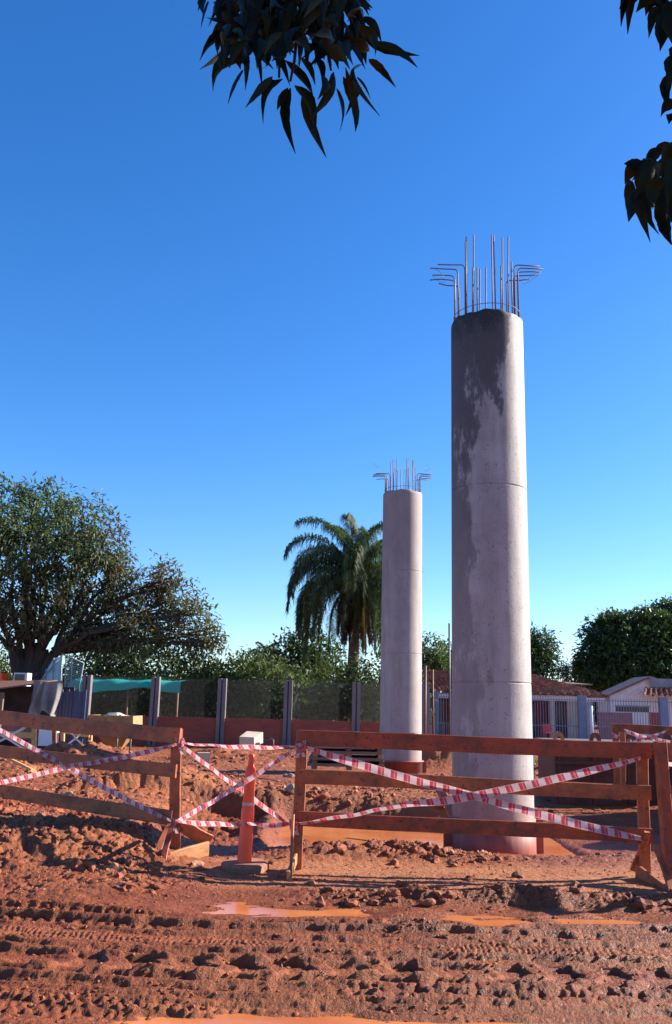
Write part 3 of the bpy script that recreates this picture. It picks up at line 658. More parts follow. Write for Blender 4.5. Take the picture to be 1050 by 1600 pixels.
# ------------------------------------------------------------------ ORANGE DELINEATOR
pb = gp(381, 1356, .03); pb.z = zat(pb.x, pb.y)+.03
H = (at(388, 1178, pb.y).z-pb.z); lean = Matrix.Rotation(math.radians(1.6), 3, 'Y')
dl = thing('traffic_delineator', 'orange plastic traffic post with grimy white band on a round muddy base', 'traffic post', pb)
b = MB(); b.lathe([(.001, H+.0), (.026, H), (.030, H-.03), (.026, H-.045), (.030, H-.06), (.034, H-.12), (.048, H-.14), (.052, H-.16), (.056, H*.58)], tuple(pb), 32, lean)
b.lathe([(.056, H*.58), (.059, H*.578), (.059, H*.52), (.064, H*.51), (.068, .14), (.070, .13), (.072, .07), (.078, .05)], tuple(pb), 32, lean); bo = b.build('body', 'orange', dl)
b = MB(); b.lathe([(.0605, H*.572), (.061, H*.543)], tuple(pb), 32, lean); b.build('reflective_band', 'white_band', dl)
b = MB(); b.lathe([(.01, .06), (.10, .062), (.21, .058), (.235, .045), (.24, -.02), (.24, -.08)], tuple(pb+Vector((.01, 0, 0))), 8, Matrix.Rotation(.06, 3, 'X'), False); b.build('base', 'rubber', dl)

# ------------------------------------------------------------------ PALLETS / BOARD STACK beside the far pillar
YS = 17.5
def ob_box(parent, name, m, px0, px1, py_top, py_bot, Y, depth, rz=0):
    a = at(px0, py_top, Y); c = at(px1, py_bot, Y); b = MB(); b.box((a.x, Y, min(a.z, c.z)), (c.x, Y+depth, max(a.z, c.z)), rz, ((a.x+c.x)/2, Y)); return b.build(name, m, parent)
p = at(540, 1205, YS); st = thing('board_stack', 'stack of dirty formwork boards on bearers left of the far pillar', 'board stack', (p.x, YS, zat(p.x, YS)))
zz = at(540, 1203, YS).z
for k in range(4):
    a = at(480+k*1, 1203, YS).x; c = at(603-k*2, 1203, YS).x
    z0 = zz+.0+k*.115
    b = MB(); b.box((a+.02*k, YS-.02*(k % 2), z0+.055), (c-.02, YS+1.15, z0+.11), .02*(k-1.5)); b.build('board', 'wood_old' if k < 3 else 'grey_pl', st)
    for q in (.05, .5, .93):
        xx = a+(c-a)*q; b = MB(); b.box((xx, YS+.03, z0-.004), (xx+.10, YS+1.1, z0+.053)); b.build('bearer', 'wood_pale' if k == 2 else 'wood_old', st)
for q in range(7):
    xx = at(540+q*9, 1165, YS).x; MB().tube([(xx, YS+.2, zz+.45), (xx+.01, YS+.2, zz+.56)], .012, 6).build('lifting_loop', 'rust', st)
for (px, yy, L, lab) in ((690, 12.4, 1, 'short timber prop slanting beside the stained pillar'),):
    b = MB(); b.beam(at(684, 1226, 12.9), at(708, 1275, 12.2), .11, .05, (0, 1, 0)); tag(b.build('timber_prop', 'wood'), lab, 'timber')

# beige box on a stake, small block, bent bar
YB = 26.
p = at(395, 1170, YB)
bx = thing('post_box', 'pale box on a stake with sloping lid near the brick wall', 'box', (p.x, YB, zat(p.x, YB)))
A_, B_q, C_ = at(374, 1151, YB-.1), at(397, 1152, YB), at(411, 1144, YB+.35)
A2, B2, C2 = at(374, 1163, YB-.1), at(397, 1164, YB), at(411, 1161, YB+.35); D_ = Vector((A_.x+C_.x-B_q.x-.05, YB+.3, C_.z+.02)); D2_ = Vector((D_.x, D_.y, C2.z))
b = MB(); b.add([A2, B2, C2, D2_, A_, B_q, C_, D_], [(0, 3, 2, 1), (4, 5, 6, 7), (0, 1, 5, 4), (1, 2, 6, 5), (2, 3, 7, 6), (3, 0, 4, 7)]); b.build('box_body', 'beige', bx)
q = at(404, 1163, YB); b = MB(); b.box((q.x-.04, YB+.05, zat(q.x, YB)-.05), (q.x+.04, YB+.13, q.z+.05)); b.build('stake', 'beige', bx)
q = at(318, 1176, YB-3); zz = zat(q.x, YB-3); b = MB(); b.box((q.x-.16, YB-3, zz-.03), (q.x+.14, YB-2.75, zz+.32), .2); tag(b.build('concrete_block', 'beige'), 'small pale block standing on the dirt behind the left tapes', 'block')
a = at(414, 1155, YB); b = MB(); b.tube([(a.x, YB, a.z-.03), (a.x+.2, YB, a.z+.01), (a.x+.24, YB, a.z-.02), (a.x+.25, YB, zat(a.x, YB)-.05)], .016, 6); tag(b.build('bent_rod', 'wire'), 'thin grey bent rod stuck in the dirt beside the post box', 'metal rod')

# ------------------------------------------------------------------ BOUNDARY WALL, POSTS, WIRE MESH
YW = 33.
PX = [20, 132, 240, 345, 449, 556, 664]
pw = at(345, 1170, YW)
bw = thing('boundary_wall', 'low dark red brick wall with tall grey cast posts carrying wire mesh', 'wall', (pw.x, YW, zat(pw.x, YW)))
ztop = at(345, 1122, YW).z; xs = [at(q, 1120, YW).x for q in PX]; ptop = at(345, 1060, YW).z
for k, x in enumerate(xs):
    if k == 0: continue
    b = MB()
    for dx in (-.13, .045): b.box((x+dx-.015, YW-.14, -.3), (x+dx+.11, YW+.14, ptop+.0+.02*dx))
    b.box((x-.035, YW-.04, -.3), (x+.03, YW+.04, ptop-.02)); b.build('post', 'post', bw)
for k in range(1, len(xs)-1):
    x0, x1 = xs[k]+.156, xs[k+1]-.146
    b = MB(); b.box((x0, YW-.06, -.3), (x1, YW+.06, ztop)); b.build('brick_panel', 'brick', bw)
    b = MB(); z0, z1 = ztop+.02, ptop-.05; r_ = .0020; d = .075; wz = z1-z0
    def wire(pa, pb_):
        pa = Vector(pa); pb_ = Vector(pb_); dr = (pb_-pa).normalized(); sx = dr.cross(Vector((0, 1, 0)))*r_
        sy = Vector((0, r_, 0)); b.add([pa-sx, pa+sy, pa+sx, pa-sy, pb_-sx, pb_+sy, pb_+sx, pb_-sy], [(0, 1, 5, 4), (1, 2, 6, 5), (2, 3, 7, 6), (3, 0, 4, 7)])
    xx = x0-wz
    while xx < x1:
        for sg in (1, -1):
            xa, xb = (xx, xx+wz) if sg == 1 else (xx+wz, xx)
            za, zb = z0, z1
            ya = YW+.004*sg
            # clip to panel
            def cl(xa, za, xb, zb):
                def pt(t): return xa+(xb-xa)*t, za+(zb-za)*t
                ts = sorted([0 if xa == xb else (x0-xa)/(xb-xa), (x1-xa)/(xb-xa)]); t0, t1 = max(0, ts[0]), min(1, ts[1])
                return (pt(t0), pt(t1)) if t1 > t0+.01 else None
            cc = cl(xa, za, xb, zb)
            if cc: wire((cc[0][0], ya, cc[0][1]), (cc[1][0], ya, cc[1][1]))
        xx += d
    for zz in (z0, (z0+z1)/2, z1): wire((x0, YW, zz), (x1, YW, zz))
    b.build('wire_mesh', 'wire', bw)

# ------------------------------------------------------------------ LEFT: awning, shelter, gate, hopper, far barriers
YA = 35.5
aw = thing('awning', 'teal shade cloth awning stretched behind the wall under the big tree', 'awning', (at(200, 1100, YA).x, YA, .1))
a0, a1 = at(118, 1060, YA), at(283, 1062, YA); b = MB(); n = 24; v = []; f = []
for j, (dy, dz) in enumerate(((2.2, .1), (1.2, .06), (0, -.02), (-.05, -.20), (-.06, -.38))):
    for i in range(n+1):
        q = i/n; v.append((a0.x+(a1.x-a0.x)*q-(.25 if j > 2 else 0)*(1-q), YA+dy+.03*math.sin(q*30)*(j > 1), a0.z+dz+.0*q-.06*math.sin(q*PI*3)**2-(.1*math.sin(q*PI*2.3) if j == 4 else 0)))
for j in range(4):
    for i in range(n): f.append((j*(n+1)+i, j*(n+1)+i+1, (j+1)*(n+1)+i+1, (j+1)*(n+1)+i))
b.add(v, f, None, True); b.build('cloth', 'teal', aw)
for px in (125, 200, 278):
    q = at(px, 1075, YA); b = MB().tube([(q.x, YA+.05, 0), (q.x, YA+.05, q.z+.05)], .04, 8); b.build('pole', 'rust', aw)

YT = 27.
sh = thing('tarpaulin_shelter', 'dark shelter with rusty roof sheet and grey tarpaulin draped on its corner', 'shelter', (at(40, 1130, YT).x, YT, .1))
a = at(-60, 1063, YT); c = at(58, 1064, YT)
b = MB(); b.add([(a.x, YT-.3, a.z-.42), (c.x, YT-.3, c.z-.12), (c.x, YT+2, c.z+.05), (a.x, YT+2, a.z+.0), (a.x, YT-.3, a.z-.38), (c.x, YT-.3, c.z-.08), (c.x, YT+2, c.z+.09), (a.x, YT+2, a.z+.04)], [(0, 3, 2, 1), (4, 5, 6, 7), (0, 1, 5, 4), (1, 2, 6, 5), (2, 3, 7, 6), (3, 0, 4, 7)]); b.build('roof_sheet', 'rust', sh)
b = MB(); b.box((a.x, YT+1.6, 0), (at(90, 1100, YT).x, YT+1.7, a.z-.1)); b.build('back_board', 'black', sh)
b = MB(); b.box((a.x, YT+.2, 0), (a.x+.08, YT+1.6, a.z-.45)); b.build('side_board', 'black', sh)
def drape(name, m, px0, px1, py0, py1, Y, par, amp=.09, fr=5, slant=0):
    n, k = 30, 14; v = []; f = []; p0 = at(px0, py0, Y); p1 = at(px1, py1, Y)
    for j in range(k+1):
        for i in range(n+1):
            q, s_ = i/n, j/k; fl = 1+.08*math.sin(q*9)+.05*math.sin(q*23)
            v.append((p0.x+(p1.x-p0.x)*q+slant*s_*(1-q)+.04*math.sin(s_*4+q*7), Y+amp*s_**.5*math.sin(q*fr*2*PI+s_*1.5)-.1*s_, p0.z+(p1.z-p0.z)*s_*fl-.05*math.sin(q*PI)))
    for j in range(k):
        for i in range(n): f.append((j*(n+1)+i, j*(n+1)+i+1, (j+1)*(n+1)+i+1, (j+1)*(n+1)+i))
    return MB().add(v, f, None, True).build(name, m, par)
drape('tarpaulin', 'tarp', 52, 92, 1062, 1114, YT-.4, sh, .13, 3.2, -.04)
b = MB()
for i in range(9):
    x0 = at(88+i*5.2, 1085, YT).x; x1 = at(92.6+i*5.2, 1085, YT).x; zt_ = at(90, 1079+random.uniform(-3, 4), YT).z
    b.box((x0, YT+.02*(i % 3), 0), (x1, YT+.04+.02*(i % 3), zt_))
b.build('plank_wall', 'navy', sh)
b = MB(); a = at(62, 1131, YT-.6); c = at(86, 1166, YT-.6); b.box((a.x, YT-.6, c.z), (c.x, YT-.3, a.z)); b.build('white_panel', 'white', sh)
b = MB(); a = at(-20, 1131, YT-.6); c = at(60, 1158, YT-.6); b.box((a.x, YT-.2, c.z), (c.x, YT, a.z)); b.build('counter_panel', 'pinkwall', sh)
for px in (2, 52):
    x = at(px, 1100, YT-.3).x; b = MB(); b.box((x-.05, YT-.35, 0), (x+.05, YT-.25, at(px, 1082, YT).z)); b.build('shelter_post', 'wood_old', sh)

YG = 30.
gt = thing('leaning_gate', 'leaning metal gate with louvred end and pale blue sheet under the tree', 'gate', (at(100, 1080, YG).x, YG, .1))
def quad_slab(pts, Y, th, name, m, par):
    P = [at(px, py, Y) for px, py in pts]; v = [tuple(q) for q in P]+[(q.x, q.y+th, q.z) for q in P]
    return MB().add(v, [(0, 1, 2, 3), (7, 6, 5, 4), (0, 4, 5, 1), (1, 5, 6, 2), (2, 6, 7, 3), (3, 7, 4, 0)]).build(name, m, par)
quad_slab([(62, 1066), (96, 1084), (97, 1026), (84, 1028)], YG, .03, 'blue_sheet', 'paleblue', gt)
b = MB()
for k in range(17):
    py = 1034+k*2.9; p0 = at(104-k*.1, py-5, YG-.02); p1 = at(131-k*.55, py+2, YG-.02); b.beam(p0, p1, .03, .02, (0, 1, 0), 1, 0, .003)
b.build('louvre_slats', 'louvre', gt)
for (x0, y0, x1, y1) in ((97, 1022, 93, 1084), (131, 1036, 121, 1085), (103, 1026, 101, 1084), (84, 1028, 82, 1082), (72, 1045, 71, 1078), (97, 1022, 131, 1036), (62, 1066, 97, 1023), (113, 1030, 110, 1084)):
    MB().tube([at(x0, y0, YG-.04), at(x1, y1, YG-.04)], .022, 6).build('frame_bar', 'louvre', gt)
for px in (90, 126):
    q = at(px, 1082, YG); MB().tube([q, (q.x, YG, 0)], .03, 6).build('stand', 'louvre', gt)

YH = 26.
hp = thing('concrete_hopper', 'ochre steel hopper with funnel bottom standing at the brick wall', 'hopper', (at(173, 1165, YH).x, YH, .1))
def rect(px0, px1, py, Y, dep): a = at(px0, py, Y); c = at(px1, py, Y); return [(a.x, Y, a.z), (c.x, Y, a.z), (c.x, Y+dep, a.z), (a.x, Y+dep, a.z)]
b = MB(); T = rect(139, 208, 1117, YH, 1.3); Mi = rect(139, 208, 1134, YH, 1.3); Lw = [(at(161, 1170, YH).x, YH+.45, at(161, 1170, YH).z), (at(184, 1170, YH).x, YH+.45, at(161, 1170, YH).z), (at(184, 1170, YH).x, YH+.75, at(161, 1170, YH).z), (at(161, 1170, YH).x, YH+.75, at(161, 1170, YH).z)]
b.add(T+Mi, [(0, 4, 5, 1), (1, 5, 6, 2), (2, 6, 7, 3), (3, 7, 4, 0)]); b.build('rim_box', 'ochre', hp)
b = MB(); b.add(Mi+Lw, [(0, 4, 5, 1), (1, 5, 6, 2), (2, 6, 7, 3), (3, 7, 4, 0), (4, 7, 6, 5)]); b.build('funnel', 'ochre', hp)
for px in (163, 188):
    q = at(px, 1117, YH); MB().box((q.x-.03, YH-.03, q.z-.33), (q.x+.03, YH-.003, q.z)).build('rib', 'ochre', hp)
for px in (142, 205, 184):
    q = at(px, 1134, YH); MB().tube([(q.x, YH+.05, q.z), (q.x, YH+.05, 0)], .03, 6).build('leg', 'wire', hp)
b = MB(); iv, jf = ico(2); q = at(173, 1118, YH); b.add([(q.x+u[0]*.45, YH+.6+u[1]*.4, q.z-.12+u[2]*.2+.03*math.sin(u[0]*9)) for u in iv], [tuple(int(k) for k in g_) for g_ in jf]); b.build('sand_fill', 'beige', hp)

def small_barrier(label, pxs, tops, bots, Y0, Y1, m, group='wooden barriers round the excavation', x_tape=True, rails=((.12, .10), (.55, .10), (.9, .09))):
    p = at(pxs[0], bots[0], Y0); t = thing('wooden_barrier', label, 'barrier', (p.x, p.y, zat(p.x, p.y)), group)
    A, B = at(pxs[0], tops[0], Y0), at(pxs[1], tops[1], Y1); A0, B0 = at(pxs[0], bots[0], Y0), at(pxs[1], bots[1], Y1)
    post(t, A, A0-Vector((0, 0, .15)), m, .09, .08); post(t, B, B0-Vector((0, 0, .15)), m, .09, .08)
    for q, wd in rails: rail(t, A.lerp(A0, q)+Vector((0, -.06, 0)), B.lerp(B0, q)+Vector((0, -.06, 0)), wd, m)
    dy = Vector((0, -.09, 0))
    if x_tape:
        tape([A.lerp(A0, .05)+dy, B.lerp(B0, .95)+dy], 'white tape falling to the right across the '+x_tape, mat='whitetape', wd=.05, group='white tapes')
        tape([A.lerp(A0, .95)+dy, B.lerp(B0, .05)+dy], 'white tape rising to the right across the '+x_tape, mat='whitetape', wd=.05, group='white tapes')
    return t
small_barrier('yellow wood barrier with white tape cross at the far left edge', (-28, 54), (1124, 1126), (1175, 1180), 20.2, 19.8, 'wood_yellow', x_tape='yellow barrier at the far left edge', rails=((.42, .12), (.95, .1)))
small_barrier('short orange wood barrier with white tape cross behind the dirt heap', (98, 141), (1126, 1133), (1172, 1176), 23, 22.6, 'wood_yellow', x_tape='short barrier behind the dirt heap', rails=((.35, .12), (.85, .1)))
MB_ = MB().beam(at(86, 1124, 21), at(85, 1172, 21), .09, .08, (0, 1, 0)); tag(MB_.build('wooden_stake', 'wood'), 'short orange wooden stake between the two yellow barriers', 'stake')
MB_ = MB().beam(at(-20, 1168, 14.5), at(52, 1205, 14.0), .14, .04, (0, .3, 1)); tag(MB_.build('loose_plank', 'wood_yellow'), 'loose yellow plank lying on the dirt behind the left barrier', 'plank', 'loose planks')

# right rear barrier with tape
p = at(957, 1175, 15.5)
rbk = thing('wooden_barrier', 'bright orange wood barrier standing above the steel formwork on the right', 'barrier', (p.x, 15.5, zat(p.x, 15.5)), 'wooden barriers round the excavation')
post(rbk, at(962, 1131, 15.6), at(964, 1250, 15.6), 'wood', .1, .07); post(rbk, at(1120, 1140, 15.6), at(1120, 1250, 15.6), 'wood', .1, .07)
rail(rbk, at(957, 1138, 15.5), at(1125, 1145, 15.5), .15, 'wood'); rail(rbk, at(957, 1172, 15.5), at(1125, 1180, 15.5), .12, 'wood_dark')
post(rbk, at(972, 1144, 14.8), at(974, 1235, 14.8), 'wood', .08, .06)
tape([at(975, 1140, 14.75), at(1012, 1152, 14.8), at(1075, 1162, 14.9)], 'red and white tape falling right in front of the rear orange barrier', wd=.06)
tape([at(985, 1160, 14.75), at(1045, 1140, 14.9)], 'red and white tape rising right in front of the rear orange barrier', wd=.06)
tape([at(955, 1146, 15.4), at(985, 1158, 15.4)], 'short limp tape at the left end of the rear orange barrier', wd=.06)

# ------------------------------------------------------------------ STEEL FORMWORK on the right
YF = 16.2
sf = thing('steel_formwork', 'dark red steel formwork box with lifting lugs behind the right barrier', 'formwork', (at(940, 1230, YF).x, YF, zat(4.5, YF)))
a = at(866, 1163, YF); c = at(1130, 1250, YF); zt_ = at(940, 1163, YF).z
x0, x1 = a.x, c.x; zb = -.1
b = MB(); b.box((x0, YF, zb), (x1, YF+1.3, zt_)); b.build('side_plate', 'darkrust', sf)
b = MB(); b.box((x0-.03, YF-.05, zt_+.002), (x1, YF+1.34, zt_+.05)); b.build('top_plate', 'wood_old', sf)
k = 0; xx = x0+.05
while xx < x1:
    b = MB(); b.box((xx, YF-.055, zb), (xx+.05, YF-.003, zt_)); b.build('rib', 'darkrust', sf); xx += .6; k += 1
for zz in (.32, .68):
    b = MB(); b.box((x0, YF-.09, zt_*zz), (x1, YF-.058, zt_*zz+.05)); b.build('waler', 'darkrust', sf)
for px in (873, 930, 985, 1042):
    q = at(px, 1160, YF+.05); b = MB(); m = 12
    v = []; 
    for yy in (YF+.02, YF+.08):
        for i in range(m+1):
            an = PI*i/m; v.append((q.x+.10*math.cos(an), yy, zt_+.05+.15*math.sin(an)))
        for i in range(m+1):
            an = PI*i/m; v.append((q.x+.04*math.cos(an), yy, zt_+.05+.07*math.sin(an)))
    o_ = 2*(m+1); f = []
    for i in range(m):
        f += [(i, i+1, m+2+i, m+1+i), (o_+i+1, o_+i, o_+m+1+i, o_+m+2+i), (i, o_+i, o_+i+1, i+1), (m+1+i, m+2+i, o_+m+2+i, o_+m+1+i)]
    b.add(v, f); b.build('lifting_lug', 'rust' if px != 873 else 'wood_pale', sf)
q = at(918, 1180, YF); 
for dz in (0, .08): MB().tube([(q.x-.05, YF-.1, q.z+dz), (q.x+.06, YF-.1, q.z+dz)], .02, 6).build('clamp_bolt', 'rust', sf)

# ------------------------------------------------------------------ HOUSES
def tile_roof(name, corners, parent, m='tile', rows=10, pitch=.34, amp=.085):
    # corners: eave left, eave right, ridge right, ridge left
    A, B, Cc, D = [Vector(q) for q in corners]; W = (B-A).length; nx = max(8, int(W/pitch)*6); V = []; Fc = []
    nrm = (B-A).cross(D-A).normalized(); nrm = nrm if nrm.z > 0 else -nrm
    ny = rows*2
    for j in range(ny):
        q = (j//2+(j % 2)*.999)/rows; st_ = .07*(1-(j % 2))
        for i in range(nx+1):
            s_ = i/nx; p_ = A.lerp(B, s_).lerp(D.lerp(Cc, s_), q); V.append(p_+nrm*(amp*math.sin(s_*W/pitch*2*PI)+st_+.012*math.sin(i*1.7+j)))
    for j in range(ny-1):
        for i in range(nx): Fc.append((j*(nx+1)+i, j*(nx+1)+i+1, (j+1)*(nx+1)+i+1, (j+1)*(nx+1)+i))
    return npmesh(name, [tuple(q) for q in V], Fc, m, parent)
YHs = 52.
h1 = thing('tiled_house', 'low house with clay tile roof and shaded porch behind the blue railings', 'house', (at(800, 1140, YHs).x, YHs, .1))
E = lambda px, py, Y=YHs: at(px, py, Y)
xl, xr = E(640, 1085).x, E(945, 1085).x; ze = E(829, 1086).z
xmid = E(880, 1080).x
ridge_z = E(829, 1056, YHs+3.2).z
tile_roof('porch_roof', [(xl, YHs-.3, ze), (xr+.2, YHs-.3, ze+.0), (E(838, 1060).x, YHs+3.4, ridge_z+.15), (xl, YHs+3.4, ridge_z+.15)], h1, rows=12)
b = MB(); b.box((xl, YHs-.05, ze-.28), (xr, YHs+.1, ze-.07)); b.build('porch_beam', 'white', h1)
b = MB(); b.box((xl, YHs+2.6, 0), (E(903, 1100).x, YHs+2.8, ze-.1)); b.build('wall', 'redwall', h1)
b = MB(); b.box((E(903, 1100).x+.004, YHs+2.5, 0), (xr, YHs+2.7, ze-.1)); b.build('wall', 'cream', h1)
for px in (668, 863, 905, 940):
    x = E(px, 1100).x; b = MB(); b.box((x-.13, YHs-.04, 0), (x+.13, YHs+.2, ze-.285)); b.build('porch_column', 'cream', h1)
for px in (838, 884, 690):
    x = E(px, 1100).x; b = MB(); b.box((x-.45, YHs+2.5, .1), (x+.45, YHs+2.59, 2.2)); d_ = b.build('door', 'glass', h1)
tin = thing('tin_roofed_shed', 'rear building with long rusty tin roof behind the tiled house', 'building', (E(870, 1100, 62).x, 62, .1))
a, c = at(800, 1058, 60), at(926, 1068, 60)
b = MB(); b.add([(a.x, 60, a.z-.35), (c.x, 60, c.z-.05), (c.x, 66, c.z+.25), (a.x, 66, a.z+.25), (a.x, 60, a.z-.42), (c.x, 60, c.z-.12), (c.x, 66, c.z+.18), (a.x, 66, a.z+.18)], [(0, 1, 2, 3), (7, 6, 5, 4), (0, 4, 5, 1), (1, 5, 6, 2), (2, 6, 7, 3), (3, 7, 4, 0)]); b.build('roof', 'tin', tin)
b = MB(); b.box((a.x+.3, 60.4, 0), (c.x-.3, 65.5, min(a.z, c.z)-.5)); b.build('wall', 'cream', tin)

YH2 = 54.
h2 = thing('gabled_house', 'white gabled house with grey roof side at the right edge', 'house', (at(1000, 1140, YH2).x, YH2, .1))
pk = at(1013, 1058, YH2); el = at(950, 1086, YH2); er = at(1095, 1086, YH2)
b = MB(); pts = [(el.x+.1, 0), (er.x, 0), (er.x, el.z-.05), (pk.x, pk.z-.08), (el.x+.1, el.z-.05)]
v = [(x, YH2, z) for x, z in pts]+[(x, YH2+2.5, z) for x, z in pts]; b.add(v, [(0, 1, 2, 3, 4), (9, 8, 7, 6, 5), (0, 5, 6, 1), (1, 6, 7, 2), (2, 7, 8, 3), (3, 8, 9, 4), (4, 9, 5, 0)]); b.build('wall', 'white', h2)
for s_, e_ in ((-1, el), (1, er)):
    b = MB(); d = Vector((e_.x-pk.x, 0, e_.z-pk.z)).normalized(); o_ = Vector((e_.x, 0, e_.z))+d*.3
    v = [(pk.x, YH2-.25, pk.z-.06), (o_.x, YH2-.25, o_.z-.06), (o_.x, YH2+2.7, o_.z-.06), (pk.x, YH2+2.7, pk.z-.06)]; v += [(x, y, z+.12) for x, y, z in v]
    b.add(v, [(0, 3, 2, 1), (4, 5, 6, 7), (0, 1, 5, 4), (1, 2, 6, 5), (2, 3, 7, 6), (3, 0, 4, 7)]); b.build('roof', 'tin' if s_ < 0 else 'grey_pl', h2)
a, c = at(962, 1104, YH2), at(1014, 1113, YH2); b = MB(); b.box((a.x, YH2-.03, c.z), (c.x, YH2-.004, a.z)); wnd = b.build('window', 'glass', h2)
b = MB(); b.box((a.x-.06, YH2-.06, a.z), (c.x+.06, YH2-.003, a.z+.08)); b.build('lintel', 'grey_pl', wnd)
a, c = at(1014, 1113, YH2), at(1032, 1136, YH2); b = MB(); b.box((a.x, YH2-.025, .1), (c.x, YH2-.004, a.z)); b.build('brick_patch', 'brick', h2)
# lean-to wall and tile strip facing the street at the right
a, c = at(1016, 1060, YH2-.3), at(1100, 1076, YH2-.3)
b = MB(); b.box((a.x, YH2-.30, c.z-.05), (c.x, YH2-.26, a.z)); b.build('parapet', 'grey_pl', h2)
a, c = at(1008, 1090, YH2-2), at(1100, 1090, YH2-2)
tile_roof('tile_awning', [(a.x, YH2-1.6, a.z+.1), (c.x, YH2-1.6, a.z+.1), (c.x, YH2-.31, a.z+.62), (a.x+.6, YH2-.31, a.z+.62)], h2, rows=5)

# blue railings
YP = 46.
fn = thing('steel_railing', 'blue grey steel railing with square posts in front of the houses', 'railing', (at(820, 1148, YP).x, YP, .1))
xa, xb = at(668, 1148, YP).x, at(1110, 1148, YP).x; zt0 = at(820, 1088, YP).z; zb0 = .22
b = MB(); b.box((xa-2, YP-.12, -.2), (xb, YP+.12, .20)); b.build('plinth', 'redwall', fn)
b = MB(); xx = xa
while xx < xb: b.box((xx-.012, YP-.012, .2), (xx+.012, YP+.012, zt0+.0)); xx += .135
b.build('bars', 'blue_steel', fn)
for zz, nm in ((zt0-.14, 'top_rail'), (.95, 'middle_rail'), (.3, 'bottom_rail')):
    b = MB(); b.box((xa, YP-.02, zz), (xb, YP+.02, zz+.04)); b.build(nm, 'blue_steel', fn)
for px, wd in ((681, .14), (909, .2), (1036, .2)):
    x = at(px, 1100, YP).x; b = MB(); b.box((x-wd, YP-.16, 0), (x+wd, YP+.16, zt0+.12)); b.build('post', 'blue_steel', fn)
x = at(921, 1110, YP).x; b = MB().tube([(x, YP-.3, 0), (x, YP-.3, at(920, 1103, YP).z)], .09, 12); tag(b.build('white_pipe', 'white'), 'upright white pipe beside the middle railing post', 'pipe')
x0, x1 = at(934, 1120, YP+1).x, at(986, 1120, YP+1).x; b = MB(); b.box((x0, YP+.8, 0), (x1, YP+.95, at(950, 1113, YP+1).z)); tag(b.build('garden_wall', 'pinkwall'), 'low pink brick wall behind the right railings', 'wall')
# gate screen between the pillars
gx0, gx1 = at(682, 1090, YP-.3).x, at(706, 1090, YP-.3).x
pg = thing('gate_panel', 'pale blue gate with thin bars seen between the two pillars', 'gate', ((gx0+gx1)/2, YP-.3, .1))
b = MB(); b.box((gx0, YP-.3, .1), (gx0+.07, YP-.25, 2.45)); b.box((gx1-.07, YP-.3, .1), (gx1, YP-.25, 2.45)); b.box((gx0+.07, YP-.3, 2.38), (gx1-.07, YP-.25, 2.45)); b.box((gx0+.07, YP-.3, .1), (gx1-.07, YP-.25, .2)); b.build('frame', 'blue_steel', pg)
b = MB(); xx = gx0+.12
while xx < gx1-.09: b.box((xx, YP-.29, .2), (xx+.02, YP-.27, 1.0)); xx += .09
b.build('gate_bars', 'blue_steel', pg)
# grey block wall, poles
x0, x1 = at(660, 1110, 44).x, at(680, 1110, 44).x; b = MB(); b.box((x0, 44, 0), (x1, 44.2, at(670, 1105, 44).z)); tag(b.build('block_wall', 'grey_pl'), 'short grey block wall beside the far pillar', 'wall')
q = at(702, 974, 40); MB_ = MB().tube([(q.x, 40, 0), (q.x, 40, q.z)], .045, 8); tag(MB_.build('metal_pole', 'wire'), 'tall thin grey pole just left of the stained pillar', 'pole')
q = at(664, 1040, 30); MB_ = MB().tube([(q.x, 30, 0), (q.x+.02, 30, q.z)], .04, 8); tag(MB_.build('rusty_pole', 'rust'), 'rusty pole touching the right edge of the far pillar', 'pole', 'rusty poles')
q = at(677, 1046, 41); MB_ = MB().tube([(q.x, 41, 0), (q.x-.03, 41, q.z)], .045, 8); tag(MB_.build('rusty_pole', 'rust'), 'rusty pole standing between the two pillars', 'pole', 'rusty poles')
# red plastic chair on the porch
q = at(856, 1140, 50); ch = thing('plastic_chair', 'red plastic chair on the porch behind the railings', 'chair', (q.x, 50, .1))
MB().box((q.x-.24, 49.8, .5), (q.x+.24, 50.25, .55)).build('seat', 'redplastic', ch); MB().box((q.x-.24, 50.22, .56), (q.x+.24, 50.27, 1.0)).build('backrest', 'redplastic', ch)
for dx in (-.21, .17):
    for yy in (49.82, 50.18): MB().box((q.x+dx, yy, .1), (q.x+dx+.04, yy+.04, .496)).build('leg', 'redplastic', ch)
for dx in (-.25, .22): MB().box((q.x+dx, 49.8, .72), (q.x+dx+.04, 50.2, .76)).build('armrest', 'redplastic', ch)
# overhead spiral wire line above the railing
b = MB(); pts = []; 
for i in range(240): q = i/239; pts.append((xa+(xb-xa)*q, YP+.14*math.cos(i*.9), zt0+.28+.14*math.sin(i*.9)))
b.tube(pts, .006, 4); b.build('spiral_wire', 'wire', fn)
b = MB().box((at(-40, 1060, 36).x, 36, 0), (at(3, 1060, 36).x, 36.6, at(0, 1052, 36).z)); tag(b.build('orange_cabinet', 'orange'), 'orange box just showing at the left edge beside the big tree', 'box')

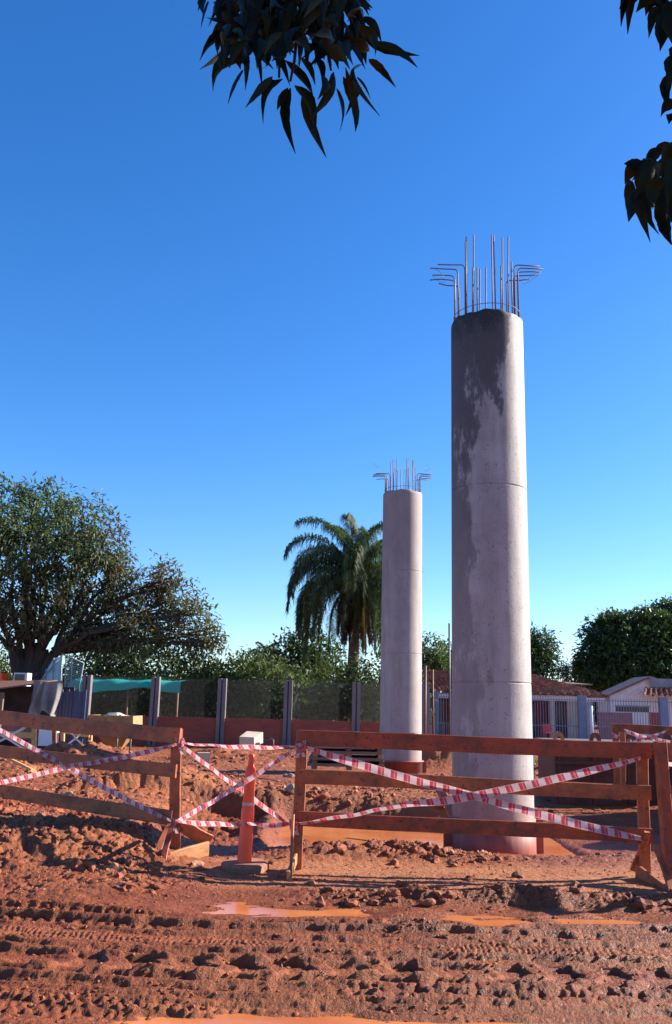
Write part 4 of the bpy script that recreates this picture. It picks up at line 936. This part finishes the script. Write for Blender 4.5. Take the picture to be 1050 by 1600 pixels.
# ------------------------------------------------------------------ TREES
def unit(v): return v/np.maximum(1e-6, np.linalg.norm(v, axis=1, keepdims=True))
def leaf_cloud(Cn, Dn, per, L, W, g, droop=.5, spread=.8, jit=.15):
    """Cn cluster points, Dn outward directions; `per` folded leaves around each point."""
    n = len(Cn)*per; c = np.repeat(Cn, per, 0)+g.normal(0, jit, (n, 3)); d = np.repeat(Dn, per, 0)+g.normal(0, spread, (n, 3)); d[:, 2] -= droop; d = unit(d)
    up = g.normal(0, .5, (n, 3))+np.array([0, 0, 1]); s_ = unit(np.cross(d, up)); nn = np.cross(s_, d)
    l = (L*(.6+.8*g.random(n)))[:, None]; w_ = (W*(.7+.6*g.random(n)))[:, None]
    v0 = c; v2 = c+d*l-nn*l*.12; m = c+d*l*.45; v1 = m+s_*w_*.5+nn*w_*.18; v3 = m-s_*w_*.5+nn*w_*.18
    V = np.stack([v0, v1, v2, v3], 1).reshape(-1, 3); i = np.arange(n)[:, None]*4
    return V, np.concatenate([i+np.array([[0, 1, 2]]), i+np.array([[0, 2, 3]])])
def lobe_points(lobes, density, g, shell=.55):
    P = []; D = []
    for (c, r) in lobes:
        c = np.array(c); r = np.array(r if hasattr(r, '__len__') else (r, r, r)); n = max(8, int(density*(r[0]*r[1]+r[0]*r[2]+r[1]*r[2])/3*12))
        d = unit(g.normal(0, 1, (n, 3))); rad = (shell+(1-shell)*g.random(n)**.6)
        # break the surface into clumps
        lump = 1+.2*np.sin(d[:, 0]*7+c[0]*3)*np.sin(d[:, 1]*6+c[1])*np.sin(d[:, 2]*8+c[2])+.10*np.sin(d[:, 0]*17+c[1])*np.sin(d[:, 2]*15+c[0])
        P.append(c+d*r*(rad*lump)[:, None]); D.append(d)
    return np.concatenate(P), np.concatenate(D)
def limb(b, p0, p1, r0, r1, g, bend=.12, n=7):
    p0 = Vector(p0); p1 = Vector(p1); L = (p1-p0).length; off = Vector(g.normal(0, bend*L, 3)); off.z = abs(off.z)*.5
    pts = [p0.lerp(p1, k/n)+off*math.sin(PI*k/n)+Vector(g.normal(0, L*.012, 3)) for k in range(n+1)]
    b.tube(pts, r0, 7, False, r1); return pts
def tree(name, label, cat, base, trunk_h, trunk_r, lobes, leaf, density=1.0, per=10, L=.3, W=.12, seed=1, group=None, branches=True, droop=.5, shell=.5, jit=.22, extra=None):
    g = np.random.default_rng(seed); base = Vector(base); t = thing(name, label, cat, base, group)
    b = MB(); top = base+Vector((0, 0, trunk_h)); b.tube([base-Vector((0, 0, .3)), base.lerp(top, .5), top], trunk_r*1.2, 10, True, trunk_r*.8)
    ends = []
    for (c, r) in lobes:
        rr = r[0] if hasattr(r, '__len__') else r
        pts = limb(b, top-Vector((0, 0, trunk_h*.2*g.random())), c, trunk_r*.5, trunk_r*.12, g)
        if branches:
            for k in range(4):
                d = Vector(g.normal(0, 1, 3)).normalized()*rr*.8; d.z = abs(d.z)*.7; limb(b, pts[5], Vector(c)+d, trunk_r*.14, trunk_r*.03, g, .1, 5)
    b.build('trunk', 'bark', t)
    P, D = lobe_points([(tuple(c), r) for c, r in lobes], density, g, shell)
    if isinstance(leaf, str): V, Fc = leaf_cloud(P, D, per, L, W, g, droop, .8, jit); npmesh('crown', V, Fc, leaf, t)
    else:
        sel = leaf[2](P, g)
        for mk, nm, lf in ((sel, 'crown', leaf[0]), (~sel, 'crown', leaf[1])):
            if mk.sum(): V, Fc = leaf_cloud(P[mk], D[mk], per, L, W, g, droop, .8, jit); npmesh(nm, V, Fc, lf, t)
    return t

# the big tree on the left: several stems from one stool, green above, bronze to the right and below
YTR = 38.
def lob(px, py, r, dY=0, Y=YTR): p = at(px, py, Y+dY); return ((p.x, p.y, p.z), r)
big = [lob(20, 800, 1.5), lob(75, 795, 1.35, 1), lob(130, 815, 1.3), lob(160, 850, 1.2, -1), lob(40, 850, 1.7, -1.5), lob(-20, 860, 1.9), lob(100, 870, 1.6, -1.2), lob(150, 905, 1.4, .5),
       lob(60, 930, 1.5, -1), lob(0, 930, 1.4, -.5), lob(-60, 800, 1.8, 1), lob(110, 940, 1.2, 1.5),
       lob(185, 880, .8, 0), lob(195, 930, 1.1, 0), lob(235, 915, 1.0, .5), lob(262, 900, .75), lob(280, 935, .9, .3), lob(300, 960, .85), lob(325, 990, .72, .4), lob(250, 965, 1.1, 1), lob(205, 975, 1.1, -.5), lob(160, 970, 1.1, .5), lob(275, 1000, .8, .7), lob(318, 1012, .6), lob(340, 1000, .35), lob(60, 965, .9, -1), lob(122, 985, .9, -.6), lob(172, 1000, .8), lob(228, 1000, .8), lob(15, 980, .8, -.8)]
g = np.random.default_rng(4); tb = at(58, 1085, YTR)
bt = thing('broadleaf_tree', 'huge spreading tree on the left with bronze foliage on its low right side', 'tree', (tb.x, YTR, .1))
b = MB(); stool = Vector((tb.x, YTR, 0)); tp = at(52, 1050, YTR)
b.tube([stool-Vector((0, 0, .3)), (tb.x, YTR, 1.2), (tp.x, YTR, tp.z)], .8, 14, True, .68)
forks = [at(48, 1025, YTR), at(30, 1015, YTR), at(70, 1015, YTR), at(62, 1005, YTR), at(85, 1020, YTR-.3), at(20, 1010, YTR-.2), at(45, 990, YTR)]
for f_ in forks: limb(b, (tp.x+(f_.x-tp.x)*.5, YTR, tp.z-.3), f_, .32, .2, g, .03)
for i, (c, r) in enumerate(big):
    f_ = min(forks, key=lambda q: abs(q.x-c[0]*.35-tp.x*.65)+g.random()*.5)
    pts = limb(b, f_, c, .09+.04*g.random(), .025, g, .09, 9)
    for k in range(6):
        d = Vector(g.normal(0, 1, 3)).normalized()*r*.95; limb(b, pts[6+(k % 3)], Vector(c)+d, .045, .01, g, .1, 4)
for px0, py0, px1, py1 in ((85, 1020, 185, 995), (85, 1018, 150, 1000), (20, 1010, 0, 970), (15, 1015, -10, 985), (62, 1000, 120, 900), (45, 1000, 50, 880), (30, 1000, 25, 880), (70, 1005, 110, 930), (52, 1000, 75, 890)):
    limb(b, at(px0, py0, YTR-.5), at(px1, py1, YTR-.5), .14, .05, g, .05, 7)
b.build('trunk', 'bark', bt)
dens = [1.0]*12+[.8]*13
P, D = lobe_points(big, 4.0, g, .32)
pxs = P[:, 0]/P[:, 1]*F+525     # how far to the right a leaf cluster hangs
right = (P[:, 0] > at(165, 900, YTR).x+g.normal(0, .7, len(P))) | (P[:, 2] < at(60, 920, YTR).z+g.normal(0, .8, len(P)))
thin = right & (g.random(len(P)) < .05); P, D, right = P[~thin], D[~thin], right[~thin]
V, Fc = leaf_cloud(P[~right], D[~right], 12, .26, .095, g, .75, .8, .17); npmesh('crown', V, Fc, 'leaf_big', bt)
V, Fc = leaf_cloud(P[right], D[right], 14, .24, .085, g, .6, .9, .17); o_ = npmesh('low_foliage', V, Fc, 'leaf_brown', bt); o_['label'] = 'bronze foliage hanging low on the right side'

# dark tree under the big tree and other trees beyond the wall
def T(name, lab, cat, Y, bpx, th, tr, L_, leaf, **k):
    b_ = at(bpx, 1100, Y); return tree(name, lab, cat, (b_.x, Y, .1), th, tr, [((q := at(px, py, Y+dy)).x, q.y, q.z) and ((q.x, q.y, q.z), r) for px, py, r, dy in L_], leaf, **k)
T('broadleaf_tree', 'dark round tree standing beyond the teal awning', 'tree', 48, 190, 2.0, .25, [(150, 1030, 1.4, 0), (190, 1015, 1.5, 1), (225, 1035, 1.5, 0), (262, 1045, 1.0, 0), (130, 1045, 1.0, 0), (190, 1048, 1.5, -1)], 'leaf_dark', density=3.4, seed=21)
T('broadleaf_tree', 'dark green tree between the small palm and the tall palm', 'tree', 50, 478, 2.2, .22, [(455, 1030, 1.2, 0), (480, 1015, 1.3, 0), (505, 1028, 1.2, 1), (470, 1045, 1.4, -.5), (515, 1050, 1.2, 0), (445, 1050, 1.0, 0)], 'leaf_dark', density=3.6, seed=22)
T('broadleaf_tree', 'yellow green tree touching the right side of the far pillar', 'tree', 58, 672, 2.5, .2, [(668, 1018, 1.2, 0), (676, 1030, 1.1, 0), (655, 1030, 1.3, 0), (683, 1042, .8, 0), (670, 1050, 1.2, 0)], 'leaf_hedge', density=3, seed=23)
T('broadleaf_tree', 'dark tree just left of the thin grey pole', 'tree', 66, 695, 2.5, .2, [(693, 1030, 1.0, 0), (705, 1028, 1.2, 0), (698, 1045, 1.2, 0), (715, 1040, 1.2, 0)], 'leaf_dark', density=3, seed=24)
T('broadleaf_tree', 'round tree above the tiled roof right of the stained pillar', 'tree', 68, 840, 2.5, .3, [(835, 1012, 1.2, 0), (848, 1006, 1.1, 0), (857, 1020, .8, 1), (842, 1028, 1.3, 0), (826, 1035, 1.4, 0), (852, 1040, .8, 0), (815, 1020, 1.6, 0)], 'leaf_dark', density=4, seed=25)
T('broadleaf_tree', 'low distant tree crown between the tiled roof and the mango tree', 'tree', 85, 892, 2.0, .2, [(880, 1052, .9, 0), (895, 1048, 1.0, 0), (908, 1050, .9, 0), (897, 1058, 1.5, 0)], 'leaf_dark', density=3, seed=26)
T('mango_tree', 'massive dark mango tree rising behind the white gabled house', 'tree', 72, 990, 3.0, .5,
  [(945, 996, 1.72, 0), (930, 1026, 1.55, 0), (925, 1051, 1.38, 0), (962, 984, 1.46, 1), (985, 996, 1.98, -1), (1010, 991, 2.06, -.5), (1040, 1001, 2.24, 0), (1020, 1036, 2.58, -1.5), (975, 1036, 2.41, -1.5), (1055, 1036, 2.24, -1), (945, 1056, 1.72, -1), (1085, 1006, 2.58, 0), (915, 1038, 0.77, 0)], 'leaf_dark', density=4.2, per=15, L=.34, W=.17, seed=27, jit=.18, shell=.6)
T('mango_tree', 'second mango tree showing over the crown at the right edge', 'tree', 88, 1045, 4.0, .5, [(1015, 978, 1.63, 0), (1035, 971, 1.81, 0), (1060, 968, 2.06, 0), (1045, 991, 2.15, 0), (1000, 991, 1.55, 0)], 'leaf_dark', density=4.0, per=14, L=.34, W=.17, seed=28)
T('broadleaf_tree', 'bright green tree at the far left edge behind the trunk', 'tree', 60, 5, 1.5, .2, [(5, 1048, 1.0, 0), (-10, 1045, 1.2, 0), (15, 1058, .9, 0), (0, 1065, 1.3, 0)], 'leaf_hedge', density=3, seed=29)
hedge = [(95, 1075, 1.3, 'behind the leaning gate'), (300, 1058, 1.5, 'right of the teal awning'), (330, 1075, 1.5, 'behind the third wall post from the left'), (372, 1062, 1.5, 'left of centre, tallest of its neighbours'), (405, 1052, 1.35, 'under the small palm'), (430, 1075, 1.5, 'behind the fourth wall post'),
         (500, 1072, 1.3, 'at the left of the palm trunk'), (528, 1085, 1.15, 'in front of the palm trunk'), (585, 1062, 1.4, 'against the left edge of the far pillar'), (610, 1080, 1.5, 'hidden mostly by the far pillar'), (225, 1085, 1.3, 'under the teal awning'), (165, 1088, 1.2, 'beside the hopper')]
for i, (px, py, r, lab) in enumerate(hedge):
    Y = 38+(i*7 % 5)*.8; c = at(px, py, Y); q = lambda a, b_, cc: ((c.x+a*r, Y+cc*r, max(.8, c.z+b_*r)))
    tree('shrub', 'leafy green shrub beyond the mesh, '+lab, 'shrub', (c.x, Y, .1), .7, .07, [(q(0, 0, 0), r*.75), (q(-.6, -.15, .2), r*.6), (q(.6, -.1, -.2), r*.6), (q(-.3, -.8, -.2), r*.75), (q(.4, -.85, .1), r*.75), (q(.2, .35, 0), r*.45)],
         'leaf_hedge', density=4.2, per=12, L=.19, W=.10, seed=40+i, group='shrubs beyond the wire mesh', branches=False, droop=.1, shell=.45, jit=.16)

b = np.random.default_rng(50); n = 9000; cx = b.uniform(-60, 75, n); cy = b.uniform(92, 100, n); top_ = 2.6+1.5*vn(cx*.25, cx*0, 5)+.8*vn(cx*.9, cx*0, 6)
c_ = np.stack([cx, cy, top_*b.random(n)**.6], 1); V, Fc = leaf_cloud(c_, np.repeat([[0, -.3, .3]], n, 0), 9, .55, .3, b, .1, .8, .35)
kind(npmesh('distant_woods', V, Fc, 'leaf_dark'), 'stuff')
# palms
def palm(label, px, py_crown, Y, tr, R_, nf, seed, tall, skirt=True, dead=10):
    g = np.random.default_rng(seed); c = at(px, py_crown, Y); base = Vector((c.x, Y, .1)); t = thing('palm_tree', label, 'palm tree', base)
    b = MB(); m = 14; b.tube([(c.x+.03*math.sin(k), Y, .0+(c.z+.2)*k/m) for k in range(m+1)], tr, 12, True, None, [tr*(1.15-.25*k/m+.03*(k % 2)) for k in range(m+1)]); b.build('trunk', 'palmbark', t)
    def fronds(specs, name, m_, lw):
        V = []; Fc = []; o = 0; sb = MB()
        for az, el0, L, curl in specs:
            p = np.array([c.x, Y, c.z]); el = el0; path = [p.copy()]; dirs = []; ns = 26
            for k in range(ns):
                az += g.normal(0, .035); d = np.array([math.cos(az)*math.cos(el), math.sin(az)*math.cos(el), math.sin(el)]); p = p+d*L/ns; path.append(p.copy()); dirs.append(d); el -= curl/ns*(1.9*k/ns+.1); el = max(el, -1.5)
            sb.tube([tuple(q) for q in path], .035, 5, False, .006)
            sd_ = np.array([-math.sin(az), math.cos(az), 0])
            for k in range(3, ns):
                for s_ in (-1, 1):
                    for rep in range(10):
                        ll = lw*(1.0-.55*abs(k/ns-.45)*1.6)*(.8+.4*g.random()); a = path[k]+dirs[k]*g.random()*L/ns
                        d1 = sd_*s_*(.8+.3*g.random())+dirs[k]*.5+np.array([0, 0, g.normal(.1, .5)]); d1 /= np.linalg.norm(d1)
                        mid = a+d1*ll*.4; tip = mid+(d1*.55+np.array([g.normal(0, .25), g.normal(0, .25), -.85+g.normal(0, .25)]))*ll*.55
                        wv = np.cross(d1, [0, 0, 1]); wv = wv/(np.linalg.norm(wv)+1e-6)*.02
                        V += [a-wv*.5, a+wv*.5, mid+wv, mid-wv, tip]; Fc += [(o, o+1, o+2), (o, o+2, o+3), (o+3, o+2, o+4)]; o += 5
        npmesh(name, V, Fc, m_, t); sb.build(name+'_stems', m_, t)
    sp = []
    for k in range(nf):
        az = k*2.39996+g.normal(0, .15); el = 1.52-1.95*(k/nf); sp.append((az, el, R_*(.8+.3*g.random())*(1.0 if el > 1.3 else 1), 2.5+.7*g.random()-(1.1 if el > 1.25 else 0)))
    fronds(sp, 'fronds', 'leaf_palm', .55*R_/3.2)
    if skirt: fronds([(k*2.4+.5, -.7-.5*g.random(), R_*.62*(.7+.6*g.random()), 2.2) for k in range(dead)], 'dead_fronds', 'leaf_dead', .4)
    return t
palm('tall drooping palm with brown dead fronds left of the far pillar', 554, 906, 45, .26, 5.0, 54, 3, True, True, 36)
palm('small hazy palm top showing above the shrubs', 415, 1030, 75, .2, 2.1, 16, 4, False, False)

# ------------------------------------------------------------------ NEAR MANGO TREE over the camera
def zc(x, y, Y): return at(290+x/2.763, y/2.763, Y)
def zr(x, y, Y): return at(950+x/4, y/4, Y)
mt = thing('mango_tree', 'near mango tree whose dark leaf clusters hang into the top of the photo', 'tree', (3.4, -2.2, 0))
LV = []; LF = []; lo = 0; g = np.random.default_rng(77)
def near_leaf(p0, p1, wd, bend=.12, fold=.35):
    global lo
    p0 = np.array(p0); p1 = np.array(p1); ax = p1-p0; L = np.linalg.norm(ax); ax = ax/L
    view = np.array([0, 1, .45]); s_ = np.cross(ax, view); s_ /= np.linalg.norm(s_)+1e-6
    rot = g.normal(0, .55); nn = np.cross(s_, ax); s2 = s_*math.cos(rot)+nn*math.sin(rot); nn = np.cross(s2, ax)
    bd = s2*bend*g.choice([-1, 1])*L*g.random()+nn*L*.12*g.normal(); m = 9; V = []
    for k in range(m+1):
        t = k/m; c = p0+ax*L*t+bd*math.sin(PI*t)+np.array([0, 0, .10*L*math.sin(PI*t)])
        w_ = wd*(math.sin(PI*min(1, t*1.03)**.85)**.8 if 0 < t < 1 else .03)*(1-.35*t)+.0008; w_ *= 1+.06*math.sin(t*25+p0[0]*50)
        V += [c-s2*w_*.5+nn*w_*fold*.5, c, c+s2*w_*.5+nn*w_*fold*.5]
    for k in range(m):
        a = lo+k*3
        for j in range(2): LF.append((a+j, a+j+1, a+j+4, a+j+3))
    LV.extend(V); lo += len(V)
D1 = 2.6
MC = [(95, 5, 65, 125), (90, -30, 75, 60), (240, 258, 118, 395), (245, 300, 182, 450), (268, 178, 330, 390), (255, 190, 258, 390), (375, 330, 258, 465), (420, 340, 335, 535), (400, 350, 275, 445), (442, 378, 395, 475), (453, 378, 475, 665), (470, 368, 560, 600), (500, 420, 608, 682),
      (640, 310, 530, 520), (650, 380, 663, 575), (690, 290, 733, 570), (760, 280, 840, 503), (790, 255, 908, 378), (800, 180, 1002, 292), (770, 168, 1010, 240), (700, 50, 790, 150), (700, 10, 808, 35), (730, -20, 800, 45), (330, 195, 350, 290), (430, 260, 550, 410), (600, 330, 570, 430),
      (720, 370, 690, 500), (130, -10, 280, 80), (120, 10, 250, 55), (300, 95, 200, 150), (200, 120, 155, 172), (180, 60, 235, 165), (300, 100, 270, 165), (360, 150, 380, 250), (640, 200, 520, 300), (560, 150, 470, 270), (700, 110, 780, 150), (720, 70, 775, 165), (680, 330, 735, 480), (740, 330, 800, 430), (560, 250, 590, 380), (500, 250, 560, 370), (380, 250, 450, 370)]
for (a, b_, c, d) in MC:
    Y = D1+g.normal(0, .12); near_leaf(zc(a, b_, Y), zc(c, d, Y+g.normal(0, .05)), .026+.014*g.random())
for k in range(380):
    x = g.uniform(150, 760); y = g.uniform(-150, 200); Y = D1+g.normal(0, .22); an = g.uniform(-2.6, .3)+PI*0
    dx = g.normal(0, 70); dy = abs(g.normal(90, 45)); 
    if y+dy > 300: dy = 300-y
    near_leaf(zc(x, y, Y), zc(x+dx, y+dy, Y+g.normal(0, .08)), .025+.018*g.random())
D2 = 3.0
RC = [(310, -25, 175, 78), (300, 5, 235, 100), (320, 40, 255, 240), (355, 40, 315, 268), (370, 0, 402, 275), (400, 0, 440, 250), (410, 440, 385, 690), (400, 460, 365, 560), (450, 650, 330, 732), (440, 750, 380, 776), (240, 1030, 100, 1022), (215, 1010, 105, 1150), (130, 1120, 128, 1388), (110, 1150, 130, 1385), (170, 1180, 265, 1515), (180, 1080, 215, 1420), (245, 1180, 322, 1470), (240, 1100, 280, 1400),
      (335, 1200, 402, 1532), (385, 890, 240, 1085), (340, 925, 230, 1030), (370, 1090, 398, 1390), (350, 1050, 330, 1260), (300, 1000, 260, 1240), (260, 1010, 150, 1130), (420, 880, 360, 1100), (230, 1040, 180, 1230), (350, 1330, 395, 1530)]
for (a, b_, c, d) in RC:
    Y = D2+g.normal(0, .1); near_leaf(zr(a, b_, Y), zr(c, d, Y+g.normal(0, .05)), .05+.012*g.random())
for k in range(60):
    x = g.uniform(260, 620); y = g.uniform(930, 1150); Y = D2+g.normal(0, .2); near_leaf(zr(x, y, Y), zr(x+g.normal(0, 50), y+abs(g.normal(150, 60)), Y), .05+.012*g.random())
for k in range(120):
    x = g.uniform(430, 1200); y = g.uniform(-200, 1150); Y = D2+g.normal(0, .25); near_leaf(zr(x, y, Y), zr(x+g.normal(0, 60), y+abs(g.normal(180, 60)), Y), .05+.012*g.random())
# canopy above the frame: the same tree's upper whorls, which shade the hanging clusters
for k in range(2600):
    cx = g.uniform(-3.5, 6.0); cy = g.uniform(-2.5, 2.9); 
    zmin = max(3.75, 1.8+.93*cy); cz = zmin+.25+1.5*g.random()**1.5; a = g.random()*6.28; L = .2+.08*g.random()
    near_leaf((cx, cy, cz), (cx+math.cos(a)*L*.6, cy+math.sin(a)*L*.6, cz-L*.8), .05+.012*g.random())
for k in range(3000):  # unseen leaf clumps added in the sun's path to shade the hanging leaves
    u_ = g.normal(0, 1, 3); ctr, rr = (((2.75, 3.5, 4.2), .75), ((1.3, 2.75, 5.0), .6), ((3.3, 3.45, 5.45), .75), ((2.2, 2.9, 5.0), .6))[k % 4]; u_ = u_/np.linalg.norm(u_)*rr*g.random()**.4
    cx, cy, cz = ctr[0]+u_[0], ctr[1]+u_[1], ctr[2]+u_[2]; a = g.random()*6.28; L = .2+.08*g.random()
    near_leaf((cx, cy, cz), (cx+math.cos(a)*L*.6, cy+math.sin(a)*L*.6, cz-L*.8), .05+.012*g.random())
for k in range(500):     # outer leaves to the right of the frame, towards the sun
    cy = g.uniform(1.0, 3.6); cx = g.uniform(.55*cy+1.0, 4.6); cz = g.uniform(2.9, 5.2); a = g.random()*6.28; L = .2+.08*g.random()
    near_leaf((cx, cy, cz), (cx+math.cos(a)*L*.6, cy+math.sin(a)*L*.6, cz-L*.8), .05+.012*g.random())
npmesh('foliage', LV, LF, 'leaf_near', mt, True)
b = MB(); g2_ = np.random.default_rng(5)
b.tube([(3.4, -2.2, -.3), (3.4, -2.2, 1.2), (3.3, -2.0, 2.6)], .34, 12, True, .24)
A = limb(b, (3.3, -2, 2.5), (1.2, 0.2, 4.6), .16, .09, g2_, .04); c1 = zc(470, -260, D1); c2 = zr(620, -200, D2)
B_ = limb(b, (1.2, .2, 4.6), c1, .08, .02, g2_, .04); limb(b, (3.3, -2, 2.5), (3.4, 1.0, 4.3), .15, .07, g2_, .04); limb(b, (3.4, 1, 4.3), c2, .06, .02, g2_, .04)
limb(b, c2, zr(560, 500, D2), .018, .01, g2_, .04); limb(b, zr(560, 500, D2), zr(380, 930, D2), .010, .005, g2_, .06); limb(b, c2, zr(370, 0, D2), .012, .005, g2_, .05)
limb(b, zr(560, 500, D2), zr(420, 440, D2), .008, .004, g2_, .05)
for (x, y) in ((240, 255), (460, 370), (700, 280), (770, 170), (110, -10), (300, 100), (640, 300), (400, 340)): limb(b, c1, zc(x, y, D1), .013, .004, g2_, .05)
limb(b, (3.3, -2, 2.5), (5.2, -1, 4.8), .14, .05, g2_, .05); limb(b, (3.3, -2, 2.5), (-1.8, -.8, 5.0), .13, .05, g2_, .05)
b.build('trunk', 'bark', mt)

# ------------------------------------------------------------------ small things on the ground
def stone(px, py, Y, s_, label, seed, m='stone'):
    g = np.random.default_rng(seed); iv, jf = ico(2); p = at(px, py, Y); z = zat(p.x, Y, True)
    ph = g.random(3)*9; d = 1+.25*np.sin(iv[:, 0]*3+ph[0])+.18*np.sin(iv[:, 1]*4+ph[1])+g.normal(0, .04, len(iv)); q = iv*d[:, None]*np.array([1, .8, .55])*s_+np.array([p.x, Y, z+s_*.25])
    tag(npmesh('stone', q, jf, m), label, 'stone', 'larger stones in the dirt')
stone(107, 1215, 13.2, .07, 'pale grey stone on the dirt behind the left barrier', 1)
stone(172, 1210, 14.5, .09, 'orange brown stone right of the pale one', 2, 'clod')
stone(490, 1297, 13.7, .13, 'grey stone at the left edge of the pit puddle', 3)
stone(515, 1292, 13.9, .12, 'rounded stone at the back edge of the pit puddle', 4)
stone(455, 1250, 14.6, .13, 'pale boulder in the pit bank beside the barrier post', 5)
stone(452, 1185, 20, .1, 'small stone by the board stack', 6)
stone(667, 1417, 8.05, .06, 'small stone at the front edge of the dark berm', 7, 'clod')
g = np.random.default_rng(12); n = 900; gxc = at(838, 1183, 21).x; c = np.stack([gxc+g.uniform(-.5, 1.6, n), 21.5+g.normal(0, .6, n), np.zeros(n)], 1); c[:, 2] = height(c[:, 0], c[:, 1])
V, Fc = leaf_cloud(c, np.repeat([[0, 0, 1.6]], n, 0), 3, .16, .012, g, 0, .5, .02); kind(npmesh('grass', V, Fc, 'grass'), 'stuff')

# thin steel rods lying on the dirt, and a white tank behind the shelter
for k, (pa, pb2, lab) in enumerate((((288, 1192, 19), (402, 1212, 17.6), 'rusty steel rod lying on the dirt behind the orange post, longest of three'), ((296, 1204, 18), (372, 1208, 17.8), 'short rusty steel rod lying flat, nearest the left barrier post'), ((330, 1188, 19.5), (440, 1199, 18.6), 'rusty steel rod on the dirt just left of the board stack'))):
    A_, B2 = at(*pa), at(*pb2); pts = []
    for i in range(13):
        q = i/12; p = A_.lerp(B2, q); p.y += .35*math.sin(q*PI)*(1 if k % 2 else -1); pts.append((p.x, p.y, zat(p.x, p.y, True)+.03+.05*math.sin(q*PI)))
    b = MB(); b.tube(pts, .011, 6); tag(b.build('steel_rod', 'rust'), lab, 'steel rod', 'steel rods on the dirt')
a, c = at(22, 1051, 34), at(42, 1064, 34)
tk = thing('water_tank', 'small white tank with dark front just above the shelter roof', 'tank', ((a.x+c.x)/2, 34, 0))
b = MB(); b.box((a.x, 34, c.z-.3), (c.x, 34.5, a.z)); b.build('tank_body', 'white', tk)
b = MB(); b.box((a.x+.05, 33.96, c.z-.2), (c.x-.1, 33.997, a.z-.05)); b.build('front_panel', 'glass', tk)
for dx in (.03, c.x-a.x-.08): MB().box((a.x+dx, 34.1, 0), (a.x+dx+.05, 34.15, c.z-.302)).build('leg', 'rust', tk)
